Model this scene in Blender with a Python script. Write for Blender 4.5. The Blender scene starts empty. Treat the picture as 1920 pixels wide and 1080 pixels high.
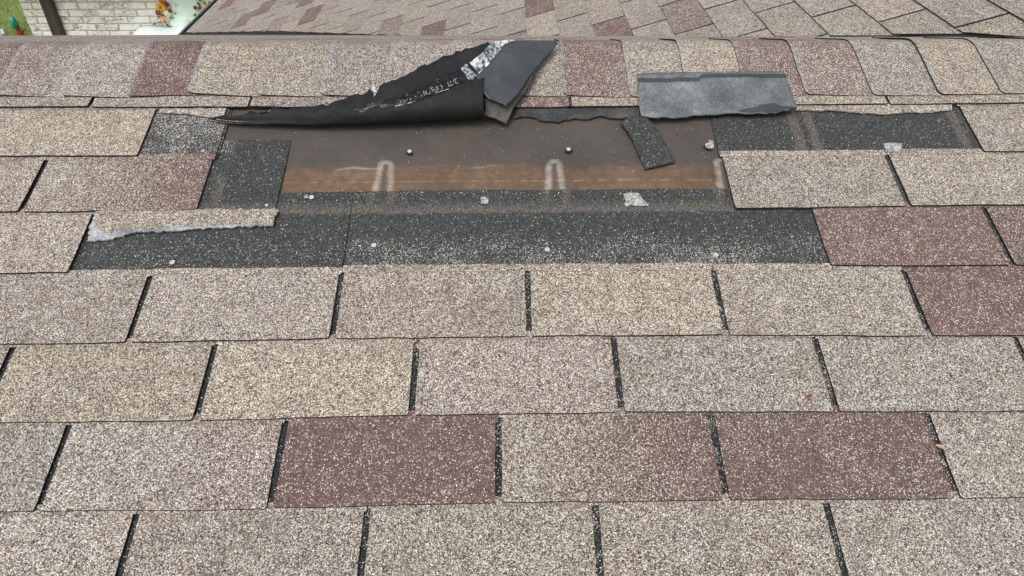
import bpy, bmesh, math, random
from mathutils import Vector, Matrix, noise
R_ = random.Random(7)
D2R = math.radians
scene = bpy.context.scene

# ------------------------------------------------------------------ camera
PHI = math.atan(1/3)                       # 4-in-12 roof pitch
CP, SP = math.cos(PHI), math.sin(PHI)
Z0 = 3.40                                  # world height of the roof frame's origin
FPX = 1372.5                               # focal length in photo pixels (1920 wide)
CAM_A, CAM_YAW, CAM_ROLL = D2R(56.297), D2R(-0.9526), D2R(0.3039)
CAM_P = Vector((0, -0.29771, 0.97636))     # in the roof frame: across, up the slope, off the slope
ROOF = Matrix.Translation((0, 0, Z0)) @ Matrix.Rotation(PHI, 4, 'X')

def cam_axes():
    ca, sa = math.cos(CAM_A), math.sin(CAM_A)
    f = Vector((0, ca, -sa)); u = Vector((0, sa, ca)); r = Vector((1, 0, 0))
    Rz = Matrix.Rotation(CAM_YAW, 3, 'Z')
    r, u, f = Rz @ r, Rz @ u, Rz @ f
    c, s = math.cos(CAM_ROLL), math.sin(CAM_ROLL)
    return c*r + s*u, -s*r + c*u, f
CR, CU, CF = cam_axes()
cam = bpy.data.cameras.new('camera')
cam.sensor_width = 36; cam.lens = FPX/1920*36; cam.clip_start = 0.02; cam.clip_end = 500
camo = bpy.data.objects.new('camera', cam); scene.collection.objects.link(camo)
cm = Matrix.Identity(4)
for i in range(3):
    cm[i][0], cm[i][1], cm[i][2], cm[i][3] = CR[i], CU[i], -CF[i], CAM_P[i]
camo.matrix_world = ROOF @ cm
scene.camera = camo
CAM_W = (ROOF @ cm).to_translation()
R3 = ROOF.to_3x3()

# ------------------------------------------------------------------ light
world = bpy.data.worlds.new('World'); scene.world = world; world.use_nodes = True
wt = world.node_tree; wt.nodes.clear()
SUN_EL, SUN_AZ = D2R(55), D2R(-158)         # azimuth from +Y (beyond the ridge) towards -X
sky = wt.nodes.new('ShaderNodeTexSky'); sky.sky_type = 'NISHITA'; sky.sun_disc = False
sky.sun_elevation = SUN_EL; sky.sun_rotation = SUN_AZ
sky.air_density = 1.0; sky.dust_density = 6.0; sky.ozone_density = 0.6
hs = wt.nodes.new('ShaderNodeHueSaturation'); hs.inputs['Saturation'].default_value = 0.35
bg = wt.nodes.new('ShaderNodeBackground'); bg.inputs['Strength'].default_value = 0.15
wo = wt.nodes.new('ShaderNodeOutputWorld')
wt.links.new(sky.outputs[0], hs.inputs['Color']); wt.links.new(hs.outputs[0], bg.inputs[0]); wt.links.new(bg.outputs[0], wo.inputs[0])
sl = bpy.data.lights.new('sun', 'SUN'); sl.energy = 1.25; sl.angle = D2R(24); sl.color = (1, .97, .93)
so = bpy.data.objects.new('sun', sl); scene.collection.objects.link(so)
sd = Vector((math.sin(SUN_AZ)*math.cos(SUN_EL), math.cos(SUN_AZ)*math.cos(SUN_EL), math.sin(SUN_EL)))
so.rotation_euler = sd.to_track_quat('Z', 'Y').to_euler()
so.location = (0, 0, 12)
vs = scene.view_settings
vs.view_transform = 'Standard'; vs.look = 'None'; vs.gamma = 1; vs.use_curve_mapping = False
vs.exposure = 0.02

# ------------------------------------------------------------------ helpers
def pdir(x, y):
    return CF + CR*((x-960)/FPX) + CU*((540-y)/FPX)
def px(x, y, n=0.0):
    """photo pixel -> point of the roof frame lying n metres off the slope"""
    d = pdir(x, y); t = (n-CAM_P.z)/d.z
    return CAM_P + d*t
def proj(P):
    d = P - CAM_P; z = d.dot(CF)
    return 960+FPX*d.dot(CR)/z, 540-FPX*d.dot(CU)/z
def wray(x, y):
    return R3 @ pdir(x, y)
def wall_hit(x, y, Y):
    d = wray(x, y); t = (Y-CAM_W.y)/d.y
    return CAM_W + d*t
def ground_hit(x, y, z=0.0):
    d = wray(x, y); t = (z-CAM_W.z)/d.z
    return CAM_W + d*t

def link(o, parent=None):
    scene.collection.objects.link(o)
    if parent is not None: o.parent = parent
    return o
def empty(name, mat=None):
    o = bpy.data.objects.new(name, None); o.empty_display_size = .1
    link(o)
    if mat is not None: o.matrix_world = mat
    return o
def tag(o, label=None, cat=None, group=None, kind=None):
    if label: o['label'] = label
    if cat: o['category'] = cat
    if group: o['group'] = group
    if kind: o['kind'] = kind
    return o
def obj(name, verts, faces, mat, parent=None, loc=None, smooth=False, color=None, edge=None):
    me = bpy.data.meshes.new(name)
    me.from_pydata([tuple(v) for v in verts], [], faces); me.update()
    if mat: me.materials.append(mat)
    if edge:
        me.materials.append(edge)
        me.polygons.foreach_set('material_index', [0]+[1]*(len(me.polygons)-1))
    if smooth:
        me.polygons.foreach_set('use_smooth', [True]*len(me.polygons))
    o = bpy.data.objects.new(name, me)
    if loc is not None: o.location = loc
    if color is not None: o.color = color
    return link(o, parent)
def prism(poly, thick):
    """poly: list of Vector tops (counter-clockwise from above); extruded straight down the local z"""
    n = len(poly)
    v = [Vector(p) for p in poly] + [Vector(p)-Vector((0, 0, thick)) for p in poly]
    f = [list(range(n)), list(range(2*n-1, n-1, -1))]
    for i in range(n):
        j = (i+1) % n; f.append([i, i+n, j+n, j])
    return v, f
def fan(poly, thick):
    """like prism but with a fan of triangles on top, for bent or non-convex-ish outlines"""
    return prism(poly, thick)
class Join:
    def __init__(s): s.v = []; s.f = []
    def add(s, v, f):
        k = len(s.v); s.v += [tuple(p) for p in v]; s.f += [[i+k for i in q] for q in f]
    def box(s, a, b):
        x0, y0, z0 = a; x1, y1, z1 = b
        s.add([(x0,y0,z0),(x1,y0,z0),(x1,y1,z0),(x0,y1,z0),(x0,y0,z1),(x1,y0,z1),(x1,y1,z1),(x0,y1,z1)],
              [[3,2,1,0],[4,5,6,7],[0,1,5,4],[1,2,6,5],[2,3,7,6],[3,0,4,7]])
    def obj(s, name, mat, parent=None, loc=None, smooth=False): return obj(name, s.v, s.f, mat, parent, loc, smooth)
def interp(pts, x):
    if x <= pts[0][0]: a, b = pts[0], pts[1]
    elif x >= pts[-1][0]: a, b = pts[-2], pts[-1]
    else:
        for a, b in zip(pts, pts[1:]):
            if a[0] <= x <= b[0]: break
    t = (x-a[0])/(b[0]-a[0])
    return a[1]+(b[1]-a[1])*t
def ragged(pts, step, amp, rnd, closed=False):
    """subdivide a polyline and shake the inner points across its direction (x, y only)"""
    out = []
    m = len(pts) if closed else len(pts)-1
    for i in range(m):
        a = Vector(pts[i]); b = Vector(pts[(i+1) % len(pts)])
        d = b-a; k = max(1, int(d.length/step)); nrm = Vector((-d.y, d.x, 0))
        if nrm.length > 0: nrm.normalize()
        for j in range(k):
            q = a+d*(j/k)
            if j: q += nrm*rnd.uniform(-amp, amp)
            out.append(q)
    if not closed: out.append(Vector(pts[-1]))
    return out

# ------------------------------------------------------------------ materials
class NT:
    def __init__(s, name):
        s.m = bpy.data.materials.new(name); s.m.use_nodes = True
        s.t = s.m.node_tree; s.t.nodes.clear()
        s.out = s.t.nodes.new('ShaderNodeOutputMaterial')
        s.b = s.t.nodes.new('ShaderNodeBsdfPrincipled')
        s.t.links.new(s.b.outputs[0], s.out.inputs[0])
        s.b.inputs['Roughness'].default_value = .9
        s.b.inputs['Specular IOR Level'].default_value = .2
    def n(s, k, **kw):
        q = s.t.nodes.new(k)
        for a, b in kw.items(): setattr(q, a, b)
        return q
    def set(s, sock, v):
        if isinstance(v, bpy.types.NodeSocket): s.t.links.new(v, sock)
        elif v is not None: sock.default_value = v
    def math(s, op, a, b=None, c=None, clamp=False):
        q = s.n('ShaderNodeMath', operation=op); q.use_clamp = clamp
        s.set(q.inputs[0], a)
        if b is not None: s.set(q.inputs[1], b)
        if c is not None: s.set(q.inputs[2], c)
        return q.outputs[0]
    def step(s, x, lo, hi):
        """smooth step 0 at lo to 1 at hi (lo may exceed hi)"""
        q = s.n('ShaderNodeMapRange', interpolation_type='SMOOTHSTEP')
        if lo < hi:
            s.set(q.inputs['Value'], x); q.inputs['From Min'].default_value = lo; q.inputs['From Max'].default_value = hi
            return q.outputs[0]
        s.set(q.inputs['Value'], x); q.inputs['From Min'].default_value = hi; q.inputs['From Max'].default_value = lo
        q.inputs['To Min'].default_value = 1; q.inputs['To Max'].default_value = 0
        return q.outputs[0]
    def mix(s, f, a, b, mode='MIX'):
        q = s.n('ShaderNodeMix', data_type='RGBA', blend_type=mode)
        s.set(q.inputs[0], f); s.set(q.inputs[6], a if not isinstance(a, tuple) else a+(1,)); s.set(q.inputs[7], b if not isinstance(b, tuple) else b+(1,))
        return q.outputs[2]
    def ramp(s, f, stops, mode='LINEAR'):
        q = s.n('ShaderNodeValToRGB'); q.color_ramp.interpolation = mode
        e = q.color_ramp.elements
        while len(e) > 1: e.remove(e[-1])
        e[0].position = stops[0][0]; e[0].color = stops[0][1]+(1,)
        for p, c in stops[1:]:
            k = e.new(p); k.color = c+(1,)
        s.set(q.inputs[0], f); return q.outputs[0]
    def noise(s, vec, scale, detail=3, rough=.55):
        q = s.n('ShaderNodeTexNoise'); q.inputs['Scale'].default_value = scale
        q.inputs['Detail'].default_value = detail; q.inputs['Roughness'].default_value = rough
        s.set(q.inputs['Vector'], vec); return q.outputs[0]
    def voro(s, vec, scale):
        q = s.n('ShaderNodeTexVoronoi'); q.inputs['Scale'].default_value = scale
        s.set(q.inputs['Vector'], vec)
        sp = s.n('ShaderNodeSeparateColor'); s.t.links.new(q.outputs['Color'], sp.inputs[0])
        return q.outputs['Distance'], sp.outputs[0], sp.outputs[1], sp.outputs[2]
    def sep(s, vec):
        q = s.n('ShaderNodeSeparateXYZ'); s.set(q.inputs[0], vec); return q.outputs
    def bump(s, h, strength, dist):
        q = s.n('ShaderNodeBump'); q.inputs['Strength'].default_value = strength; q.inputs['Distance'].default_value = dist
        s.set(q.inputs['Height'], h); s.t.links.new(q.outputs[0], s.b.inputs['Normal'])
    def vec(s, op, a, b):
        q = s.n('ShaderNodeVectorMath', operation=op); s.set(q.inputs[0], a); s.set(q.inputs[1], b); return q.outputs[0]
    def col(s, c): s.set(s.b.inputs['Base Color'], c if not isinstance(c, tuple) else c+(1,)); return s.m

GRAN = 820.0          # granules per metre across
BEIGE = [(0, (.022,.020,.019)), (.12, (.055,.048,.045)), (.30, (.136,.118,.107)), (.52, (.262,.230,.207)), (.74, (.42,.382,.345)), (.89, (.60,.565,.525)), (1, (.80,.79,.77))]
MARN = [(0, (.05,.036,.036)), (.2, (.096,.060,.058)), (.5, (.142,.089,.086)), (.82, (.185,.121,.115)), (.955, (.27,.20,.18)), (1, (.62,.55,.47))]
DARK = [(0, (.010,.011,.012)), (.4, (.020,.022,.0235)), (.75, (.036,.040,.041)), (1, (.058,.061,.061))]

def granule_tab_mat(name, scale=GRAN, margin=False, island=False):
    """coloured granules of a tab; the object's colour carries its blend: maroon, tan, pink and a sideways maroon drift"""
    k = NT(name)
    tc = k.n('ShaderNodeTexCoord'); oi = k.n('ShaderNodeObjectInfo')
    off = k.math('MULTIPLY', oi.outputs['Random'], 53.0)
    cx = k.n('ShaderNodeCombineXYZ'); 
    for i in range(3): k.set(cx.inputs[i], off)
    v = k.vec('ADD', tc.outputs['Object'], cx.outputs[0])
    d, r, g, b = k.voro(v, scale)
    sc = k.n('ShaderNodeSeparateColor'); k.set(sc.inputs[0], oi.outputs['Color'])
    big = k.noise(v, 7, 3, .6); mid = k.noise(v, 45, 3, .6)
    gx = k.sep(tc.outputs['Generated'])[0]
    s_m, s_t = sc.outputs[0], sc.outputs[1]
    if island:      # many joined tabs: each piece takes its own blend
        rpi = k.n('ShaderNodeNewGeometry').outputs['Random Per Island']
        s_m = k.math('MULTIPLY', k.step(rpi, .80, .92), .9); s_t = k.math('FRACT', k.math('MULTIPLY', rpi, 9.7))
    m = k.math('ADD', s_m, k.math('MULTIPLY', k.math('SUBTRACT', oi.outputs['Alpha'], .5), k.math('MULTIPLY', k.math('SUBTRACT', gx, .5), 2.0)))
    m = k.math('ADD', m, k.math('MULTIPLY', k.math('SUBTRACT', big, .5), k.math('ADD', .12, k.math('MULTIPLY', m, .9))))
    isM = k.math('LESS_THAN', g, m)
    # brightness of each granule, shifted by slow blotches
    t = k.math('ADD', r, k.math('MULTIPLY', k.math('SUBTRACT', mid, .5), .35), clamp=True)
    cb = k.ramp(t, BEIGE); cm_ = k.ramp(t, MARN)
    tint = k.mix(k.math('ADD', s_t, k.math('MULTIPLY', k.math('SUBTRACT', big, .5), 1.3), clamp=True), (.915,.935,.935), (1.035,.985,.87))
    tint = k.mix(sc.outputs[2], tint, (1.0,.935,.915))
    cb = k.mix(1.0, cb, tint, 'MULTIPLY')
    c = k.mix(isM, cb, cm_)
    lum = k.math('ADD', .90, k.math('MULTIPLY', k.math('FRACT', k.math('MULTIPLY', oi.outputs['Random'], 7.31)), .18))
    cl = k.n('ShaderNodeCombineXYZ')
    for i in range(3): k.set(cl.inputs[i], lum)
    c = k.mix(1.0, c, cl.outputs[0], 'MULTIPLY')
    # odd single granules: rust, pale cream
    c = k.mix(k.math('GREATER_THAN', b, .975), c, (.28,.18,.12))
    c = k.mix(k.math('LESS_THAN', b, .035), c, (.80,.77,.70))
    d2, r2, g2, b2 = k.voro(v, scale*.48)
    coarse = k.mix(isM, k.ramp(r2, [(0, (.06,.05,.046)), (.5, (.33,.29,.25)), (1, (.70,.66,.60))]), k.ramp(r2, [(0, (.07,.045,.045)), (.75, (.19,.125,.12)), (1, (.50,.43,.37))]))
    c = k.mix(k.math('MULTIPLY', k.math('LESS_THAN', g2, .12), .6), c, coarse)
    smap = k.n('ShaderNodeMapping'); k.set(smap.inputs[0], v); smap.inputs['Scale'].default_value = (26, 4, 1)
    stk = k.noise(smap.outputs[0], 1.0, 4, .6)
    c = k.mix(k.math('MULTIPLY', k.step(stk, .52, .72), .20), c, (.13,.115,.105))
    c = k.mix(k.math('MULTIPLY', k.step(big, .55, .75), .20), c, (.15,.132,.12))
    sc2 = k.noise(v, 120, 4, .7)
    c = k.mix(k.math('MULTIPLY', k.step(sc2, .66, .74), .55), c, (.06,.056,.054))
    if margin:      # ridge caps: weathered strip along the exposed end
        wm = k.math('MULTIPLY', k.step(gx, .070, .020), k.step(mid, .32, .56))
        c = k.mix(k.math('MULTIPLY', wm, .75), c, k.ramp(r, [(0, (.12,.122,.128)), (1, (.46,.47,.49))]))
    k.bump(k.math('SUBTRACT', 1.0, d), .55, .0016)
    return k.col(c)

W, EX = .305, .127
roof = None     # set below

def ghost(k, u, v, u0, vlo, vtop, hw=.0085, soft=.0055):
    """pale outline left round the slots of a lost course: ring round a capsule repeated every tab"""
    q = k.math('ADD', k.math('DIVIDE', k.math('SUBTRACT', u, u0), W), .5)
    du = k.math('MULTIPLY', k.math('ABSOLUTE', k.math('SUBTRACT', k.math('FRACT', q), .5)), W)
    dv = k.math('MAXIMUM', k.math('SUBTRACT', v, vtop), 0.0)
    dd = k.math('SQRT', k.math('ADD', k.math('MULTIPLY', du, du), k.math('MULTIPLY', dv, dv)))
    ring = k.step(k.math('ABSOLUTE', k.math('SUBTRACT', dd, hw)), soft, soft*.15)
    return k.math('MULTIPLY', ring, k.math('GREATER_THAN', v, vlo))

def roof_coords(k):
    tc = k.n('ShaderNodeTexCoord'); tc.object = roof
    return tc.outputs['Object']

def shake(k, vec, scale, amp):
    q = k.n('ShaderNodeTexNoise'); q.inputs['Scale'].default_value = scale; q.inputs['Detail'].default_value = 3
    k.set(q.inputs['Vector'], vec)
    a = k.vec('SUBTRACT', q.outputs['Color'], (.5, .5, .5))
    s = k.n('ShaderNodeVectorMath', operation='SCALE'); k.set(s.inputs[0], a); s.inputs['Scale'].default_value = amp
    return k.vec('ADD', vec, s.outputs[0])

def plain(name, c, rough=.8, spec=.3, var=.12, scale=30, bump=.0, metallic=0):
    k = NT(name); tc = k.n('ShaderNodeTexCoord')
    n = k.noise(tc.outputs['Object'], scale, 4, .6)
    lo = tuple(x*(1-var) for x in c); hi = tuple(min(1, x*(1+var)) for x in c)
    k.b.inputs['Roughness'].default_value = rough; k.b.inputs['Specular IOR Level'].default_value = spec
    k.b.inputs['Metallic'].default_value = metallic
    if bump: k.bump(n, .5, bump)
    return k.col(k.ramp(n, [(.3, lo), (.7, hi)]))

# ------------------------------------------------------------------ main roof
roof = empty('shingle_roof', ROOF)
tag(roof, 'tan and maroon shingle roof slope with a torn open patch below its ridge', 'roof')

# lower edges of the courses as seen in the photo (left to right), turned into the roof frame
EDGE_PX = {
 1: [(0,964),(510,958),(522,955),(930,947),(1360,942),(1920,937)],
 2: [(0,797),(380,793),(530,790),(770,783),(930,779),(1165,777),(1570,777),(1920,776)],
 3: [(0,650),(240,647),(395,645),(620,640),(780,637),(990,636),(1360,633),(1735,635),(1920,635)],
 4: [(0,518),(135,517),(300,515),(640,512),(990,509),(1340,507),(1545,503),(1890,503),(1920,502)],
 5: [(0,404),(50,403),(170,403),(380,400),(520,398),(1375,397),(1700,392),(1920,390)],
 6: [(0,299),(265,298),(600,295),(1380,291),(1840,290),(1920,290)],
 7: [(0,207),(180,207),(300,208),(480,206),(800,210),(1070,207),(1480,201),(1655,202),(1920,199)]}
EDGE = {k: [(p.x, p.y) for p in (px(x, y) for x, y in pts)] for k, pts in EDGE_PX.items()}
def edge_v(k, u):
    if k >= 1 and k <= 7:
        e = EDGE[k]; u = max(e[0][0], min(e[-1][0], u)); return interp(e, u)
    if k < 1: return edge_v(1, u)-EX*(1-k)
    return edge_v(7, u)+EX*(k-7)
SLOT_PX = {
 0: [((258,966),(230,1078)),((690,958),(678,1078)),((1115,950),(1125,1078)),((1545,944),(1580,1078))],
 1: [((135,797),(78,955)),((535,793),(513,942)),((935,783),(935,937)),((1332,783),(1358,937)),((1735,779),(1788,935))],
 2: [((27,652),(0,722)),((403,650),(375,782)),((782,641),(773,777)),((1150,637),(1163,775)),((1527,637),(1563,775)),((1900,637),(1920,682))],
 3: [((285,521),(247,635)),((641,516),(626,634)),((989,513),(992,632)),((1336,511),(1360,632)),((1690,509),(1737,630))],
 4: [((178,404),(140,515)),None,None,None,((1520,398),(1546,502)),((1842,394),(1893,503))],
 5: [((90,302),(48,395)),((405,285),(381,400)),None,None,None,((1660,292),(1698,390))],
 6: [((297,208),(267,298)),None,None,None,None,((1792,205),(1838,290))],
 7: [((180,181),(176,205)),((475,181),(470,205)),None,((1067,181),(1069,205)),None,((1655,180),(1662,200))]}
NT_SIDE = 4            # tabs added beyond the photo's edge on either side
SLOTS = {}
for k, L in SLOT_PX.items():
    us = []
    for s in L:
        us.append(None if s is None else (px(*s[0]).x + px(*s[1]).x)/2)
    known = [(i, u) for i, u in enumerate(us) if u is not None]
    us = [u if u is not None else interp(known, i) for i, u in enumerate(us)]
    SLOTS[k] = [us[0]-W*j for j in range(NT_SIDE, 0, -1)] + us + [us[-1]+W*j for j in range(1, NT_SIDE+1)]
for k, src in ((-1, 1), (-2, 0), (-3, 1)):
    SLOTS[k] = [u+.03*k for u in SLOTS[src]]

MAT_TAB = granule_tab_mat('granule_tab')
MAT_CAP = granule_tab_mat('granule_cap', GRAN, True)
MAT_EDGE = plain('asphalt_edge', (.030,.031,.032), .9, .15, .5, 500)

# dark granules of the part normally covered by the next course
def headlap_mat():
    k = NT('granule_headlap'); v3 = roof_coords(k)
    d, r, g, b = k.voro(v3, GRAN)
    sh = shake(k, v3, 38, .010); x, y, z = k.sep(sh); X, Y, Z = k.sep(v3)
    big = k.noise(v3, 14, 4, .65); mid = k.noise(v3, 60, 3, .6)
    base = k.ramp(k.math('ADD', r, k.math('MULTIPLY', k.math('SUBTRACT', mid, .5), .3), clamp=True), DARK)
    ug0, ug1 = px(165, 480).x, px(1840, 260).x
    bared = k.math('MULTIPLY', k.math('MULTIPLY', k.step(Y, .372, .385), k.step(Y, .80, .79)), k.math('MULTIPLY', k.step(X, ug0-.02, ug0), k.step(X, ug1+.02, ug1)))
    base = k.mix(k.math('MULTIPLY', bared, .55), base, k.ramp(r, [(0, (.020,.022,.0225)), (.5, (.055,.060,.060)), (1, (.14,.147,.145))]))  # bared strip lightened; elsewhere the slots' shade is put into the dark base
    # pale granules washed on to the surface, thicker low on the exposed strip right of the joint
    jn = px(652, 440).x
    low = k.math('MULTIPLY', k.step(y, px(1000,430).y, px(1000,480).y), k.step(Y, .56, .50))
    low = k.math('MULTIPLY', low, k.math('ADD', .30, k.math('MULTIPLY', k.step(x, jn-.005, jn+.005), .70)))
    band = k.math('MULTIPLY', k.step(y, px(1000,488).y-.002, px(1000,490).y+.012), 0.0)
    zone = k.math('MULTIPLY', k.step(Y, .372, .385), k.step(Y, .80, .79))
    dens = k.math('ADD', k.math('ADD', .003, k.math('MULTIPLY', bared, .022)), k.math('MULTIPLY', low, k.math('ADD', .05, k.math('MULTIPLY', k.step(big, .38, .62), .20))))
    # left remnant under the torn flap is greyer
    lf = k.math('MULTIPLY', k.step(Y, .645, .66), k.step(X, px(450,240).x+.01, px(450,240).x-.02))
    dens = k.math('ADD', dens, k.math('MULTIPLY', lf, k.math('ADD', .12, k.math('MULTIPLY', k.step(big, .35, .6), .25))))
    spk = k.math('LESS_THAN', g, dens)
    pal = k.ramp(r, [(0, (.10,.095,.09)), (.4, (.28,.265,.24)), (.75, (.50,.48,.45)), (1, (.78,.78,.76))])
    c = k.mix(spk, base, pal)
    # brown dust where the edge and the slots of the lost course lay
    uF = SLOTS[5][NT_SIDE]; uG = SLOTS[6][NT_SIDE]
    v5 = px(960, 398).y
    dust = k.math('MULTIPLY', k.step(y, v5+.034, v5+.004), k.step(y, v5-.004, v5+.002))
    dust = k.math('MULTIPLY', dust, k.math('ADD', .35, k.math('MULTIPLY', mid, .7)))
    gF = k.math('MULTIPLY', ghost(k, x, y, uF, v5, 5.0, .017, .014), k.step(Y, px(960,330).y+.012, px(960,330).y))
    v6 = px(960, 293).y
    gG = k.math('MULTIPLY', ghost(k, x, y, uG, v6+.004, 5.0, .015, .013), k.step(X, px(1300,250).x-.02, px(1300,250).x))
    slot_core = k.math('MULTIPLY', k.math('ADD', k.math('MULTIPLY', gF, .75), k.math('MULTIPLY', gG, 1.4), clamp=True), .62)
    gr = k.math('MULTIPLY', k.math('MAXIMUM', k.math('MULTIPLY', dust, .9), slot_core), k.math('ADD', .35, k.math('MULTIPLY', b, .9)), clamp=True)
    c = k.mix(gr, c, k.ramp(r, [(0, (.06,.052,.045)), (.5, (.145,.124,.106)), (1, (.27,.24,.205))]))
    # colour coat goes on a finger's width above the tabs
    k.bump(k.math('SUBTRACT', 1.0, d), .5, .0014)
    return k.col(c)
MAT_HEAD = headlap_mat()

def felt_mat():
    k = NT('felt_underlayment'); v3 = roof_coords(k)
    X, Y, Z = k.sep(v3); sh = shake(k, v3, 30, .008); x, y, z = k.sep(sh)
    big = k.noise(v3, 6, 4, .6); fine = k.noise(v3, 220, 3, .6)
    st = k.n('ShaderNodeMapping'); k.set(st.inputs[0], v3); st.inputs['Scale'].default_value = (5, 22, 1)
    streak = k.noise(st.outputs[0], 6, 4, .65)
    mott = k.noise(v3, 60, 4, .7)
    dark = k.ramp(k.math('ADD', k.math('MULTIPLY', big, .55), k.math('ADD', k.math('MULTIPLY', streak, .2), k.math('MULTIPLY', mott, .25))), [(.3, (.050,.043,.039)), (.55, (.078,.068,.061)), (.75, (.105,.092,.083))])
    tan = k.ramp(k.math('ADD', k.math('MULTIPLY', big, .4), k.math('ADD', k.math('MULTIPLY', streak, .2), k.math('MULTIPLY', mott, .4))), [(.34, (.068,.047,.035)), (.5, (.130,.083,.054)), (.64, (.190,.126,.083))])
    vb = px(960, 312).y
    wav = k.noise(v3, 7, 2, .5)
    f = k.step(k.math('ADD', y, k.math('MULTIPLY', k.math('SUBTRACT', wav, .5), .05)), vb+.016, vb-.014)
    c = k.mix(k.math('MULTIPLY', f, .95), dark, tan)
    # thin pale tide lines
    vl = px(960, 337).y
    ln = k.step(k.math('ABSOLUTE', k.math('SUBTRACT', k.math('ADD', Y, k.math('MULTIPLY', k.math('SUBTRACT', streak, .5), .002)), vl)), .0016, .0004)
    c = k.mix(k.math('MULTIPLY', ln, k.math('MULTIPLY', k.step(mott, .38, .62), .42)), c, (.36,.30,.24))
    bord = k.step(k.math('ABSOLUTE', k.math('SUBTRACT', k.math('ADD', y, k.math('MULTIPLY', k.math('SUBTRACT', wav, .5), .05)), vb)), .0035, .0005)
    c = k.mix(k.math('MULTIPLY', bord, k.math('MULTIPLY', k.step(big, .52, .7), .6)), c, (.36,.31,.26))
    uF = SLOTS[5][NT_SIDE]
    vtop = px(725, 309).y
    wide = k.math('MULTIPLY', k.math('SUBTRACT', vtop, y), .07)
    g = ghost(k, x, y, uF, .4, vtop, k.math('ADD', .0085, k.math('MAXIMUM', wide, 0.0)), .0095)
    c = k.mix(k.math('MULTIPLY', g, k.math('ADD', k.math('MULTIPLY', mott, .9), k.math('MULTIPLY', k.math('SUBTRACT', fine, .5), .9)), clamp=True), c, (.42,.385,.35))
    core = ghost(k, X, Y, uF, .4, px(725, 309).y, .0, .0075)
    c = k.mix(k.math('MULTIPLY', core, .65), c, (.085,.075,.065))
    c = k.mix(k.math('MULTIPLY', k.step(fine, .66, .74), .35), c, (.22,.19,.165))
    k.b.inputs['Roughness'].default_value = .72; k.b.inputs['Specular IOR Level'].default_value = .3
    k.bump(k.math('ADD', fine, k.math('MULTIPLY', streak, 2)), .35, .0012)
    return k.col(c)
MAT_FELT = felt_mat()
MAT_PLY = plain('deck_plywood', (.30,.22,.13))
MAT_BACK = None

# deck and felt
U0, U1 = -6.5, 6.5
VR = .951                                   # ridge in the roof frame
j = Join(); j.box((U0, -3.2, -.022), (U1, VR, -.006)); j.obj('roof_deck', MAT_PLY, roof)
def sheet(name, pts, n, mat, parent):
    return obj(name, [(a, b, n) for a, b in pts], [list(range(len(pts)))], mat, parent)
# the felt gets gentle waves
fv, ff = [], []
NU, NV = 120, 46
for i in range(NV+1):
    for q in range(NU+1):
        u = -1.6+3.2*q/NU; v = -.3+(VR-.005+.3)*i/NV
        fv.append((u, v, -.0030+.0016*noise.noise((u*7, v*9, 1))))
for i in range(NV):
    for q in range(NU):
        a = i*(NU+1)+q; ff.append([a, a+1, a+NU+2, a+NU+1])
obj('felt_underlayment', fv, ff, MAT_FELT, roof, smooth=True)

def topn(dv): return .0092-.0045*dv/EX       # height of a course's top surface above the felt
TH = .0036
# tab looks: maroon, tan, pink, drift
T = (.02,.95,.0,.5); G = (.02,.25,.05,.5); P = (.07,.3,.65,.5); M = (.93,.3,.3,.5)
TG = (.02,.6,.1,.5); TP = (.05,.65,.4,.5); GP = (.05,.3,.35,.5); PM = (.42,.7,.2,.98); GM = (.14,.25,.2,.70); M7 = (.72,.4,.3,.5); M5 = (.5,.5,.4,.5)
LOOK = {
 0: [GP, GP, TG, TG, G, G], 1: [G, GM, M, PM, M, G, TG], 2: [G, T, T, P, G, G, TG],
 3: [GP, GP, TP, T, TG, M, TG], 4: [TP, TG, TG, TG, TG, M, M7], 5: [TP, PM, TG, TG, TG, TP, TG],
 6: [T, TG, TG, TG, TG, GP], 7: [P, P, (.3,.3,.5,.5), M, T, T, T]}
ALL = [T, T, G, G, TG, TP, GP, P, PM, M, M7]

def tab_outline(u0, u1, k, rnd, ext=.030, sw=.0095):
    """outline of one tab in the roof frame: lower edge slightly uneven, corners eased"""
    a, b = u0+sw/2, u1-sw/2
    va, vb = edge_v(k, a+.004), edge_v(k, b-.004)
    e = .003
    low = [(a, va+e), (a+e*.6, va+.0004)]
    nseg = 7
    for i in range(1, nseg):
        t = i/nseg; low.append((a+(b-a)*t, va+(vb-va)*t+rnd.uniform(-.0010, .0010)))
    low += [(b-e*.6, vb+.0004), (b, vb+e)]
    vt = (va+vb)/2+EX+ext
    right = [(b+rnd.uniform(-.0006,.0006), vb+EX*.35), (b+rnd.uniform(-.0006,.0006), vb+EX*.7), (b, vt)]
    left = [(a, vt), (a+rnd.uniform(-.0006,.0006), va+EX*.7), (a+rnd.uniform(-.0006,.0006), va+EX*.35)]
    return low+right+left, (va+vb)/2
def make_tab(parent, u0, u1, k, look, rnd, name='tab', cut_v=None):
    pts, vm = tab_outline(u0, u1, k, rnd, cut_v if cut_v else .030, .0055 if k == 7 else .0092)
    uc = (u0+u1)/2
    lift = rnd.uniform(-.0003, .0013); tilt = rnd.uniform(-.0008, .0008)
    if rnd.random() < .22: lift += rnd.uniform(.0005, .002); tilt = rnd.uniform(-.0022, .0022)
    poly = []
    for (u, v) in pts:
        dv = v-vm
        w = max(0, 1-dv/(EX*.6))
        poly.append(Vector((u-uc, v-vm, topn(dv)+w*(lift+tilt*(u-uc)/W*2))))
    v, f = prism(poly, TH)
    return obj(name, v, f, MAT_TAB, parent, (uc, vm, 0), color=look, edge=MAT_EDGE)

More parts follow.
